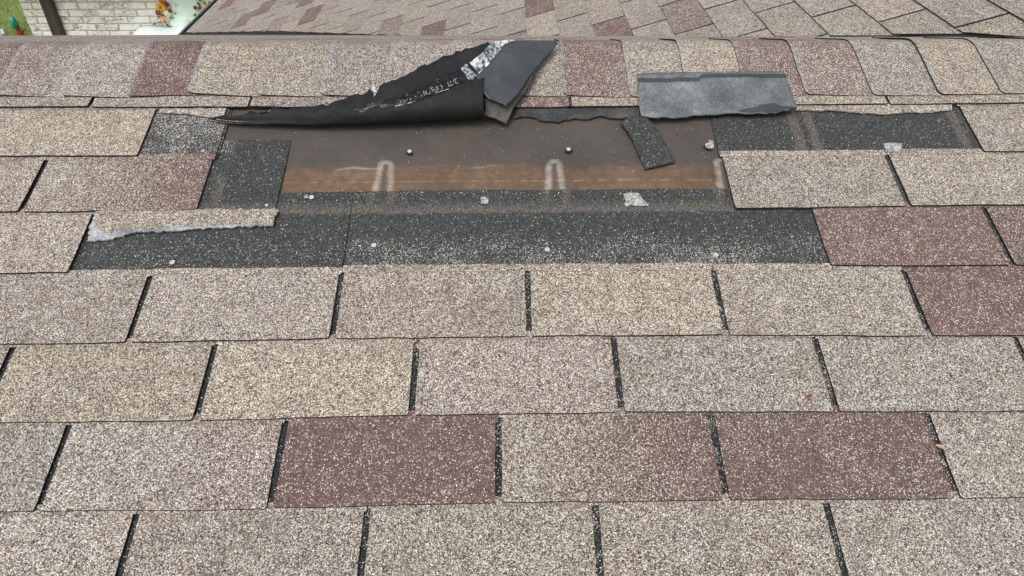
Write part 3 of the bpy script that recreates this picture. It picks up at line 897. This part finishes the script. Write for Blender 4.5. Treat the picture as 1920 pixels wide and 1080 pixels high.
v, f = lathe([(.001,0),(.05,0),(.065,.11),(.075,.11),(.075,.14),(.062,.14),(.055,.10),(.001,.10)]); obj('pot', v, f, plain('red_pot', (.38,.05,.05), .6), pot)
for i in range(7):
    a = i*.9; d = Vector((math.cos(a)*.05, math.sin(a)*.05, .28+.05*(i % 3)))
    obj('leaf', [Vector((0,0,.10)), d*.55+Vector((.015,.01,.02)), d, d*.55-Vector((.015,.01,-.02))], [[0,1,2],[0,2,3]], MATS_F['green'], pot)
g3 = ground_hit(3, 66)
plk = empty('white_edging', Matrix.Translation(g3) @ Matrix.Rotation(.15, 4, 'Z')); tag(plk, 'short white edging board with a stake at the lawn corner', 'edging')
js = Join(); js.box((-.4, -.02, .02), (.06, .02, .10)); js.obj('board', plain('white_board', (.75,.78,.78)), plk)
js = Join(); js.add([(-.03,-.022,0),(.0,-.022,0),(.0,-.03,0),(-.03,-.03,0),(.0,-.022,.2),(.03,-.022,.2),(.03,-.03,.2),(.0,-.03,.2)], [[0,1,5,4],[1,2,6,5],[2,3,7,6],[3,0,4,7],[4,5,6,7]]); js.obj('stake', plain('white_stake', (.75,.78,.78)), plk)

# ------------------------------------------------------------------ the peeled up strip with its black underside showing
def back_mat(name, lo, mid, hi, rough=.62, tint=None):
    k = NT(name); tc = k.n('ShaderNodeTexCoord')
    n = k.noise(tc.outputs['Object'], 420, 3, .7); b = k.noise(tc.outputs['Object'], 16, 5, .6)
    mm = k.noise(tc.outputs['Object'], 75, 4, .7)
    f = k.math('ADD', k.math('MULTIPLY', n, .3), k.math('ADD', k.math('MULTIPLY', b, .4), k.math('MULTIPLY', mm, .3)))
    k.b.inputs['Roughness'].default_value = rough; k.b.inputs['Specular IOR Level'].default_value = .35
    k.bump(n, .35, .0008)
    return k.col(k.ramp(f, [(.34, lo), (.5, mid), (.68, hi)]))
MAT_UNDER = back_mat('shingle_underside', (.0045,.0048,.0054), (.0095,.010,.0112), (.028,.029,.031), .75)
MAT_UNDER_LIT = back_mat('shingle_underside_lit', (.034,.039,.045), (.052,.060,.069), (.085,.095,.105), .7)  # same underside made paler: light on the skyward face put into its colour
MAT_PLY2 = back_mat('torn_ply_face', (.035,.036,.034), (.075,.075,.07), (.15,.145,.135), .9)

MAT_RIM = fibre_mat('torn_rim', (.05,.05,.05), (.14,.14,.135), (.34,.34,.32), 300)
flap = empty('peeled_shingle', ROOF @ Matrix.Translation((px(905, 215).x, px(905, 215).y, 0)))
FO = Vector((px(905, 215).x, px(905, 215).y, 0))
tag(flap, 'black shingle strip peeled up and folded back over the ridge, tape on its underside', 'shingle')
# stations along the strip: photo pixel and height off the slope, from the front of the roll to the free edge
ST = [
 [(391,223,.0085),(391,222.5,.009),(391,222,.0095),(391,221.5,.010)],
 [(430,229,0.0120),(430,226,.010),(431,222,.014),(432,218,.016)],
 [(490,233,0.0120),(490,227,.015),(491,219,.021),(492,211,.023)],
 [(560,234.5,0.0140),(560,225,.024),(561,213,.033),(562,203,.033)],
 [(620,234,0.0160),(620,220,.033),(621,204,.043),(624,193,.041)],
 [(680,232,0.0180),(681,214,.040),(684,190,.051),(688,174,.046)],
 [(702,231,0.0200),(704,212,.042),(707,186,.053),(712,163,.048)],
 [(745,229,0.0220),(747,206,.048),(752,176,.058),(760,139,.050)],
 [(800,226,0.0240),(802,200,.053),(806,166,.062),(812,116,.050)],
 [(850,222.5,0.0260),(852,194,.056),(856,158,.064),(864,97,.050)],
 [(885,220,0.0280),(886,190,.057),(889,152,.064),(900,83,.046)],
 [(908,217,0.0300),(907,188,.056),(908,150,.062),(925,80,.040)]]
def station_pts(st):
    P = [px(*q) for q in st]
    for p, q in zip(P, st): p.z = q[2]
    a = P[0]
    w = min(1, max(0, (st[-1][2]-.01)/.03))
    tuck = [Vector((a.x+.004, a.y+.055*w+.004, .004)), Vector((a.x+.002, a.y+.022*w+.002, .0045))]
    return tuck+P
def catmull(P, m):
    out = []
    Q = [P[0]*2-P[1]]+P+[P[-1]*2-P[-2]]
    for i in range(1, len(Q)-2):
        for j in range(m):
            t = j/m; a, b, c, d = Q[i-1], Q[i], Q[i+1], Q[i+2]
            out.append(.5*((2*b)+(c-a)*t+(2*a-5*b+4*c-d)*t*t+(3*b-a-3*c+d)*t**3))
    out.append(P[-1]); return out
def loft(stations, mu, mv):
    rows = [catmull(s, mv) for s in stations]
    cols = list(zip(*rows))
    return list(zip(*[catmull(list(c), mu) for c in cols]))
SUR = [list(r) for r in loft([station_pts(s) for s in ST], 6, 5)]
rf = random.Random(17)
# torn free edge, waviness
for i, row in enumerate(SUR):
    k = rf.uniform(-.0022, .0022)+.0075*noise.noise(Vector((i*.45, 3, 0)))+(-.014 if 34 <= i <= 35 else 0)
    for q in range(len(row)):
        t = q/(len(row)-1)
        n3 = (noise.noise(row[q]*18)*.007+(abs(noise.noise(row[q]*34))-.25)*.007+noise.noise(row[q]*70)*.002)*min(1, i/14)
        row[q] = row[q]+Vector((0, 0, n3*t))
    e = row[-1]-row[-2]
    if i > 3: row[-1] = row[-1]+e.normalized()*k*1.6
def surf_obj(name, S, mat, thick, parent, org, backmat=None):
    nu, nv = len(S), len(S[0])
    v = [p-org for r in S for p in r]
    f = []
    for i in range(nu-1):
        for q in range(nv-1):
            a = i*nv+q; f.append([a, a+nv, a+nv+1, a+1])
    o = obj(name, v, f, mat, parent, smooth=True)
    if backmat: o.data.materials.append(backmat)
    md = o.modifiers.new('thickness', 'SOLIDIFY'); md.thickness = thick; md.offset = -1
    if backmat:
        o.data.materials.append(MAT_RIM); md.material_offset = 1; md.material_offset_rim = 2
    return o
# which side is up? make the visible side face the camera
def face_sign(S):
    i, q = len(S)//2, len(S[0])//2+3
    n = (S[i+1][q]-S[i][q]).cross(S[i][q+1]-S[i][q])
    return n.dot(CAM_P-S[i][q])
if face_sign(SUR) < 0: SUR = SUR[::-1]
surf_obj('underside', SUR, MAT_UNDER, .0032, flap, FO, MAT_TAB).color = TG

# right end of the strip: bent flatter, lighter, running over the ridge
RS = [
 [(893,136,.066),(899,158,.064),(905,170,.061),(912,178,.058),(918,183,.056)],
 [(902,118,.066),(912,142,.063),(920,162,.058),(928,180,.052),(934,190,.048)],
 [(914,100,.064),(928,128,.060),(938,152,.056),(945,177,.049),(950,195,.044)],
 [(928,86,.060),(945,112,.057),(956,136,.052),(963,160,.047),(967,180,.042)],
 [(943,78.5,.056),(962,100,.053),(973,122,.049),(980,143,.044),(984,158,.040)],
 [(968,76.0,.046),(984,88,.045),(993,104,.042),(999,117,.039),(1004,128,.036)],
 [(1000,75.5,.038),(1010,82,.037),(1018,90,.035),(1022,98,.033),(1025,104,.031)],
 [(1040,76.0,.031),(1042,77.5,.030),(1043,79,.029),(1044,81,.028),(1045,83,.027)]]
def rs_pts(st):
    P = []
    for q in st:
        p = px(*q); p.z = q[2]; P.append(p)
    return P
SR = [list(r) for r in loft([rs_pts(s) for s in RS], 5, 5)]
for i, row in enumerate(SR):
    e = row[-1]-row[-2]
    if 0 < i < len(SR)-1: row[-1] = row[-1]+e.normalized()*rf.uniform(-.0025, .0025)
    # carry the sheet on over the ridge and down behind it
    a = row[0]
nv = len(SR[0])
def face_sign2(S):
    i, q = len(S)//2, len(S[0])//2
    return (S[i+1][q]-S[i][q]).cross(S[i][q+1]-S[i][q]).dot(CAM_P-S[i][q])
if face_sign2(SR) < 0: SR = SR[::-1]
surf_obj('bent_end', SR, MAT_UNDER_LIT, .003, flap, FO, MAT_TAB).color = TG
# part of the sheet between the roll and the bent end that lies over the ridge, and the drop behind it
TS = [[(864,98,.0485),(880,92,.046),(900,84,.0445),(925,80.5,.039)],
      [(893,138,.064),(900,118,.0635),(914,99,.0615),(930,84,.056)],]
# second torn ply below the bent end
plate_pts = [(911,176,.050),(909,214,.026),(930,221,.022),(949,231,.016),(956,216,.020),(963,200,.026),(985,170,.032),(1000,140,.034),(1012,118,.034),(1004,116,.036),(985,142,.040),(960,168,.044),(940,178,.046)]
pv = []
for q in ragged([Vector((a, b, c)) for a, b, c in plate_pts], 7, 1.1, random.Random(2), True):
    p = px(q.x, q.y, q.z); p.z = q.z; pv.append(p-FO)
ar = sum(a.x*b.y-b.x*a.y for a, b in zip(pv, pv[1:]+pv[:1]))
if ar < 0: pv.reverse()
v, f = prism(pv, .0025); obj('torn_ply', v, f, MAT_PLY2, flap)

# release tape on the underside: looked up on the surface by where it shows
DENSE = []
for S, w in ((SUR, 0), (SR, 1)):
    for i in range(len(S)-1):
        for q in range(len(S[0])-1):
            c = (S[i][q]+S[i+1][q]+S[i][q+1]+S[i+1][q+1])/4
            n = (S[i+1][q]-S[i][q]).cross(S[i][q+1]-S[i][q])
            if n.length < 1e-12: continue
            n.normalize()
            DENSE.append((proj(c), c, n))
def on_flap(x, y, h=.0012):
    """nearest facet of the flap seen at that pixel; the point is put on its plane"""
    best = min(DENSE, key=lambda d: (d[0][0]-x)**2+(d[0][1]-y)**2)
    _, c, n = best
    d = pdir(x, y); t = (c-CAM_P).dot(n)/d.dot(n)
    if t < .2 or t > 3: return c+n*h
    P = CAM_P+d*t
    if (P-c).length > .03: P = c
    return P+n*h
def tape(name, top, bot, mat, m=10, h=.0012, jag=0, seed=0):
    r = random.Random(seed)
    v, f = [], []
    K = 4
    for i in range(m+1):
        t = i/m*(len(top)-1); a = min(int(t), len(top)-2); u = t-a
        A = (top[a][0]+(top[a+1][0]-top[a][0])*u, top[a][1]+(top[a+1][1]-top[a][1])*u)
        B = (bot[a][0]+(bot[a+1][0]-bot[a][0])*u, bot[a][1]+(bot[a+1][1]-bot[a][1])*u)
        ja, jb2 = r.uniform(-jag, jag), r.uniform(-jag, jag)
        for q in range(K+1):
            w = q/K; P = on_flap(A[0]+(B[0]-A[0])*w, (A[1]+ja)+(B[1]+jb2-A[1]-ja)*w, h+r.uniform(0, .0006))
            v.append(P-FO)
    for i in range(m):
        for q in range(K):
            a = i*(K+1)+q; f.append([a, a+K+1, a+K+2, a+1])
    return obj(name, v, f, mat, flap)
k = NT('tape_silver'); tc = k.n('ShaderNodeTexCoord')
mp = k.n('ShaderNodeMapping'); k.set(mp.inputs[0], tc.outputs['Object']); mp.inputs['Scale'].default_value = (200, 60, 60); mp.inputs['Rotation'].default_value = (0, 0, .6)
n = k.noise(mp.outputs[0], 1, 4, .7); k.b.inputs['Roughness'].default_value = .35; k.b.inputs['Specular IOR Level'].default_value = .6
k.bump(n, .8, .002); MAT_TAPE = k.col(k.ramp(n, [(.36, (.10,.12,.13)), (.47, (.38,.42,.44)), (.6, (.72,.76,.78))]))
k = NT('tape_worn'); tc = k.n('ShaderNodeTexCoord'); n = k.noise(tc.outputs['Object'], 170, 5, .75)
k.b.inputs['Roughness'].default_value = .4; k.bump(n, .5, .001)
MAT_TAPEW = k.col(k.ramp(n, [(.44, (.03,.04,.042)), (.52, (.22,.27,.29)), (.62, (.55,.62,.65))]))
k = NT('tape_black'); tc = k.n('ShaderNodeTexCoord'); n = k.noise(tc.outputs['Object'], 120, 4, .7)
k.b.inputs['Roughness'].default_value = .42; k.b.inputs['Specular IOR Level'].default_value = .3; k.bump(n, .4, .0008)
MAT_TAPEB = k.col(k.ramp(n, [(.4, (.003,.003,.0035)), (.60, (.010,.0105,.011)), (.66, (.12,.135,.14)), (.74, (.42,.46,.48))]))
MAT_MARK = plain('tape_marks', (.30,.34,.34), .6, .3, .7, 700)
tape('tape', [(650,203),(690,197),(738,184),(766,176),(800,160),(836,142),(862,129)], [(655,212),(697,208),(744,199),(774,194),(810,181),(848,164),(874,152)], MAT_TAPEB, 26, .0010, 1.2, 1)
tape('tape', [(864,130),(874,121)], [(880,152),(894,145)], MAT_TAPEW, 4, .0013, .8, 2)
tape('tape', [(880,119),(893,110),(906,98)], [(898,139),(908,130),(918,120)], MAT_TAPE, 6, .0014, .8, 3)
tape('tape', [(907,97),(914,88),(924,81)], [(919,116),(930,104),(940,92)], MAT_TAPEW, 6, .0013, .8, 4)
tape('tape', [(926,79.5),(940,77.0),(956,75.5)], [(936,91),(948,83),(966,76.5)], MAT_TAPE, 5, .0013, .3, 5)
tape('tape_scrap', [(696,163),(703,163)], [(700,176),(708,174)], MAT_TAPE, 2, .0016, .3, 6)
# worn lettering on the tape: short broken strokes
def stroke(a, b, w):
    A, B = Vector((a[0], a[1], 0)), Vector((b[0], b[1], 0)); d = (B-A); n = Vector((-d.y, d.x, 0)).normalized()*w
    q = [on_flap(*(p.x, p.y), .0024)-FO for p in (A-n, B-n, B+n, A+n)]
    return q
jt = Join(); rt = random.Random(12)
GLY = {'N': [((0,0),(0,1)),((0,1),(.7,0)),((.7,0),(.7,1))], 'O': [((0,0),(0,1)),((0,1),(.7,1)),((.7,1),(.7,0)),((.7,0),(0,0))], 'T': [((0,1),(.8,1)),((.4,1),(.4,0))],
       'J': [((.6,1),(.6,0)),((.6,0),(0,0)),((0,0),(0,.3))], 'C': [((.7,0),(0,0)),((0,0),(0,1)),((0,1),(.7,1))], 'F': [((0,0),(0,1)),((0,1),(.6,1)),((0,.5),(.5,.5))],
       '-': [((0,.5),(.5,.5))], 'U': [((0,1),(0,0)),((0,0),(.7,0)),((.7,0),(.7,1))], 'X': [((0,0),(.8,1)),((0,1),(.8,0)),((.4,0),(.4,1))]}
def write(txt, p0, p1, size, wst, drop=.12):
    n = len(txt); d = Vector((p1[0]-p0[0], p1[1]-p0[1], 0)); ex = d/n; up = Vector((d.y, -d.x, 0)).normalized()*size
    if up.y > 0: up = -up
    for i, ch in enumerate(txt):
        o = Vector((p0[0], p0[1], 0))+ex*i
        for a, b in GLY.get(ch, []):
            if rt.random() < drop: continue
            A = o+ex*a[0]+up*a[1]; B = o+ex*b[0]+up*b[1]
            q = stroke((A.x, A.y), (B.x, B.y), wst); jt.add(q, [[0,1,2,3]])
write('NOTJCF-UXO', (797,180.5), (862,156), 8.5, .42, .22)
write('OFJ-CNT', (752,194), (772,190), 4, .4, .5)
for a, b in (((742,199.5),(772,193)),((816,176),(842,168)),((668,209),(676,206)),((670,204),(673,207)),((680,205),(684,205)),((686,205.5),(690,203)),((692,204),(697,202.5)),((700,203),(706,200)),((709,200),(711,204))):
    jt.add(stroke(a, b, .55), [[0,1,2,3]])
jt.obj('tape_lettering', MAT_MARK, flap)['kind'] = 'stuff'

# ------------------------------------------------------------------ loose pieces
def curved_plate(name, rows, mat, thick, edge_amp=0, seed=0, backmat=None):
    """rows of (x, y, n) pixels: a loose sheet lying on the roof"""
    S = []
    for r in rows:
        L = []
        for q in r:
            p = px(*q); p.z = q[2]; L.append(p)
        S.append(L)
    S = [list(r) for r in loft(S, 6, 6)]
    r = random.Random(seed)
    if edge_amp:
        for row in S:
            e = (row[-1]-row[-2]).normalized(); row[-1] = row[-1]+e*r.uniform(-edge_amp, edge_amp)
    i, q = len(S)//2, len(S[0])//2
    if (S[i+1][q]-S[i][q]).cross(S[i][q+1]-S[i][q]).dot(CAM_P-S[i][q]) < 0: S = S[::-1]
    c = Vector((S[0][0].x, S[0][0].y, 0))
    root = empty(name, ROOF @ Matrix.Translation(c))
    o = surf_obj('sheet', S, mat, thick, root, c, backmat)
    return root, c, S
k = NT('grey_underside'); tc = k.n('ShaderNodeTexCoord')
n = k.noise(tc.outputs['Object'], 380, 4, .75); b = k.noise(tc.outputs['Object'], 22, 4, .6)
f_ = k.math('ADD', k.math('MULTIPLY', n, .62), k.math('MULTIPLY', b, .38)); k.bump(n, .3, .0006)
MAT_GREY = k.col(k.ramp(f_, [(.38, (.060,.069,.073)), (.48, (.110,.127,.133)), (.57, (.185,.207,.215)), (.66, (.33,.36,.37))]))
lg, lc, LS = curved_plate('loose_shingle', [
 [(1195,138,.020),(1195,160,.020),(1197,185,.018),(1202,216,.017)],
 [(1235,136,.020),(1237,162,.020),(1240,190,.018),(1243,220,.016)],
 [(1300,135,.020),(1303,160,.020),(1308,187,.018),(1312,216,.016)],
 [(1370,134,.020),(1375,158,.020),(1381,185,.018),(1387,212,.016)],
 [(1430,133.5,.020),(1438,156,.020),(1447,183,.019),(1455,211,.018)],
 [(1470,133,.020),(1476,150,.020),(1484,175,.021),(1495,199,.026)]], MAT_GREY, .0028, .0022, 5, MAT_TAB)
tag(lg, 'loose grey shingle piece lying underside up against the ridge caps', 'shingle piece')
def strip_on(S, top, bot, name, mat, parent, org, h=.0008, jag=.8, m=18, seed=0):
    D = []
    for i in range(len(S)-1):
        for q in range(len(S[0])-1):
            c = (S[i][q]+S[i+1][q]+S[i][q+1]+S[i+1][q+1])/4; n = (S[i+1][q]-S[i][q]).cross(S[i][q+1]-S[i][q]).normalized()
            D.append((proj(c), c, n))
    r = random.Random(seed); v, f = [], []
    for i in range(m+1):
        t = i/m*(len(top)-1); a = min(int(t), len(top)-2); u = t-a
        A = [top[a][e]+(top[a+1][e]-top[a][e])*u for e in (0, 1)]; B = [bot[a][e]+(bot[a+1][e]-bot[a][e])*u for e in (0, 1)]
        A[1] += r.uniform(-jag, jag); B[1] += r.uniform(-jag, jag)
        for p in (A, ((A[0]+B[0])/2, (A[1]+B[1])/2), B):
            _, c, n = min(D, key=lambda d: (d[0][0]-p[0])**2+(d[0][1]-p[1])**2)
            d = pdir(*p); tt = (c-CAM_P).dot(n)/d.dot(n); v.append(CAM_P+d*tt+n*h-org)
    for i in range(m):
        for q in range(2):
            a = i*3+q; f.append([a, a+3, a+4, a+1])
    return obj(name, v, f, mat, parent)
MAT_SEAL = back_mat('sealant_strip', (.030,.032,.034), (.05,.053,.056), (.08,.085,.088), .6)
strip_on(LS, [(1196,146.5),(1240,147),(1290,146),(1312,146)], [(1196,154.5),(1240,154.5),(1290,153),(1308,152)], 'sealant_strip', MAT_SEAL, lg, lc, seed=2)
strip_on(LS, [(1312,143),(1320,138),(1360,138),(1420,138.5),(1474,139.5)], [(1307,152),(1318,146),(1360,145),(1420,145),(1476,146)], 'sealant_strip', MAT_SEAL, lg, lc, seed=3)

strip_on(LS, [(1385,208),(1420,199),(1450,193),(1470,200),(1484,199)], [(1387,211.5),(1420,211),(1450,210.5),(1472,207),(1490,201.5)], 'torn_edge', MAT_SEAL, lg, lc, seed=4, jag=1.2)
df, dc, DS = curved_plate('dark_fragment', [
 [(1162,229,.010),(1176,221,.011),(1190,216,.012),(1206,217,.013)],
 [(1172,240,.011),(1188,232,.014),(1204,227,.015),(1219,226,.014)],
 [(1186,262,.010),(1203,255,.013),(1220,251,.013),(1236,250,.010)],
 [(1198,290,.008),(1216,284,.010),(1234,279,.010),(1251,276,.007)],
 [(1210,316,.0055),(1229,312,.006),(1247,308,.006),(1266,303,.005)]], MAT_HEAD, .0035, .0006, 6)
tag(df, 'small dark granule shingle scrap lying on the bare brown felt', 'shingle piece')
# nails
MAT_NAIL = plain('nail_galvanised', (.46,.46,.45), .5, .4, .25, 300)
MAT_RUST = plain('nail_rust', (.035,.025,.02), .9, .1, .4, 300)
def nail(x, y, n, rad=.0052, collar=False, mat=None):
    p = px(x, y, n); m = 12; v, f = [], []
    for r, z in ((.0018,-.004), (.0018,0), (rad,.0002), (rad*1.0,.0009), (rad*.85,.0012), (rad*.25,.0013)):
        for i in range(m): v.append((math.cos(2*math.pi*i/m)*r, math.sin(2*math.pi*i/m)*r, z))
    for q in range(5):
        for i in range(m): a = q*m+i; b = q*m+(i+1) % m; f.append([a, b, b+m, a+m])
    f.append([5*m+i for i in range(m)])
    o = obj('nail', v, f, mat or MAT_NAIL, roof, (p.x, p.y, n))
    if collar:
        r = random.Random(int(x)); ring = [Vector((math.cos(a)*rr*rad, math.sin(a)*rr*rad*.8-.003, -.0006)) for a, rr in ((2*math.pi*i/14, r.uniform(1.2,2.1)) for i in range(14))]
        vv, ff2 = prism(ring, .0012); obj('felt_tear', vv, ff2, MAT_RUST, o)
    return o
HN = .0042
for x, y, n, c in ((768,284,.0015,True),(1066,280,.0015,True),(1326,272,.0035,True)): nail(x, y, n, .0040, c)
for x, y in ((584,370),(908,379),(1176,383)): nail(x, y, .0008, .0046)
for x, y in ((701,460),(323,492),(1026,468),(1342,478)): nail(x, y, .0038, .0043)
for x, y in ((613,503),(685,499),(500,385),(381,283)): nail(x, y, .0048, .0028)
# scraps of clear tape under some nails
k = NT('clear_tape'); tc = k.n('ShaderNodeTexCoord'); n = k.noise(tc.outputs['Object'], 260, 3, .7)
k.b.inputs['Roughness'].default_value = .25; k.b.inputs['Specular IOR Level'].default_value = .6; k.bump(n, .8, .0015)
MAT_CLEAR = k.col(k.ramp(n, [(.35, (.13,.13,.125)), (.5, (.29,.295,.29)), (.68, (.60,.61,.60))]))
def scrap(pix, n, label, seed):
    r = random.Random(seed); P = []
    for x, y in pix:
        p = px(x, y, n); p.z = n+r.uniform(0, .002); P.append(p)
    c = sum(P, Vector())/len(P); c2 = Vector((c.x, c.y, n))
    v = [p-c2 for p in P]+[c-c2+Vector((0, 0, .0012))]; m = len(P)
    pol = [[i, (i+1) % m, m] for i in range(m)]
    if (v[1]-v[0]).cross(v[m]-v[0]).z < 0: pol = [q[::-1] for q in pol]
    o = obj('tape_scrap', v, pol, MAT_CLEAR)
    md = o.modifiers.new('thickness', 'SOLIDIFY'); md.thickness = .0006
    o.matrix_world = ROOF @ Matrix.Translation(c2)
    tag(o, label, 'tape scrap')
scrap([(1169,364),(1180,362),(1198,363),(1204,372),(1217,386),(1195,387),(1178,384),(1171,374)], .0022, 'torn clear tape flap beside a nail on the dark strip, right of center', 1)
scrap([(901,371),(908,370),(916,372),(915,382),(902,383)], .0022, 'tiny square of clear tape behind the middle nail on the dark strip', 2)
scrap([(1656,269),(1672,268),(1693,269),(1690,278),(1684,285),(1668,284),(1658,277)], .0062, 'white torn tape scrap at the right, above a slot between two tan tabs', 3)
scrap([(1330,262),(1338,265),(1338,278),(1330,279),(1323,276)], .0062, 'pale blue tape scrap beside the dark shingle edge right of the felt', 4)
scrap([(570,367),(577,366),(578,372),(571,373)], .0022, 'tiny clear tape speck left of a nail near the dark shingle stub', 5)
# dry leaf bits
MAT_LEAF = plain('dry_leaf', (.20,.085,.04), .8, .2, .3, 200)
MAT_HUSK = plain('seed_husk', (.42,.31,.20), .8, .2, .3, 200)
def leaf(x, y, n, L, ang, mat, label, cat='leaf'):
    d = Vector((math.cos(ang), math.sin(ang), 0)); s = Vector((-d.y, d.x, 0))
    v = [d*-L, d*-L*.4+s*L*.38+Vector((0,0,.002)), d*L*.4+s*L*.34+Vector((0,0,.003)), d*L+Vector((0,0,.001)), d*L*.4-s*L*.34+Vector((0,0,.0025)), d*-L*.4-s*L*.4+Vector((0,0,.002)), Vector((0,0,.0008))]
    o = obj('dry_leaf', v, [[0,6,1],[1,6,2],[2,6,3],[3,6,4],[4,6,5],[5,6,0]], mat)
    md = o.modifiers.new('thickness', 'SOLIDIFY'); md.thickness = .0005
    p = px(x, y, n); o.matrix_world = ROOF @ Matrix.Translation((p.x, p.y, n)); tag(o, label, cat)
leaf(1517, 743, .0088, .0062, .3, MAT_LEAF, 'small reddish brown leaf bit on a grey tab at lower right')
leaf(783, 650, .0062, .0060, -1.0, MAT_HUSK, 'tan seed husk in the top of a slot near the center', 'husk')
leaf(1347, 577, .0068, .0050, -.8, MAT_HUSK, 'thin straw bit caught in a slot below the torn patch', 'straw')
leaf(1762, 838, .0075, .0060, -.5, MAT_HUSK, 'straw husk in the slot right of the maroon tab at lower right', 'husk')
leaf(1304, 62, .0, .0001, 0, MAT_HUSK, None) if False else None

# loose granules scattered over felt and bare strips: far too many to count
MAT_GRAINS = plain('loose_granules', (.62,.60,.56), .8, .3, .4, 900)
jg = Join(); rg = random.Random(77)
def grain(u, v, n, s):
    a = rg.uniform(0, 6.28); P = []
    for i in range(3):
        P.append((u+math.cos(a+i*2.1)*s, v+math.sin(a+i*2.1)*s*rg.uniform(.6,1), n-.0004))
    P.append((u+rg.uniform(-.3,.3)*s, v+rg.uniform(-.3,.3)*s, n+s*.9))
    jg.add(P, [[0,1,3],[1,2,3],[2,0,3]])
for i in range(130):
    x, y = rg.uniform(545,1340), rg.uniform(238,362); p = px(x, y, -.002); grain(p.x, p.y, -.0012, rg.uniform(.0004,.0013))
for i in range(200):
    x = rg.uniform(170,1520); y = rg.uniform(405,500); p = px(x, y, .003); grain(p.x, p.y, .0036, rg.uniform(.0007,.0017))
for i in range(60):
    x = rg.uniform(545,1360); y = rg.uniform(358,366); p = px(x, y, .0); grain(p.x, p.y, .0008, rg.uniform(.0007,.0016))
g = jg.obj('loose_granules', MAT_GRAINS); g.matrix_world = ROOF
tag(g, 'pale loose granules scattered over the bare felt and dark strips', 'granules', kind='stuff')
# short straw fibres on the felt
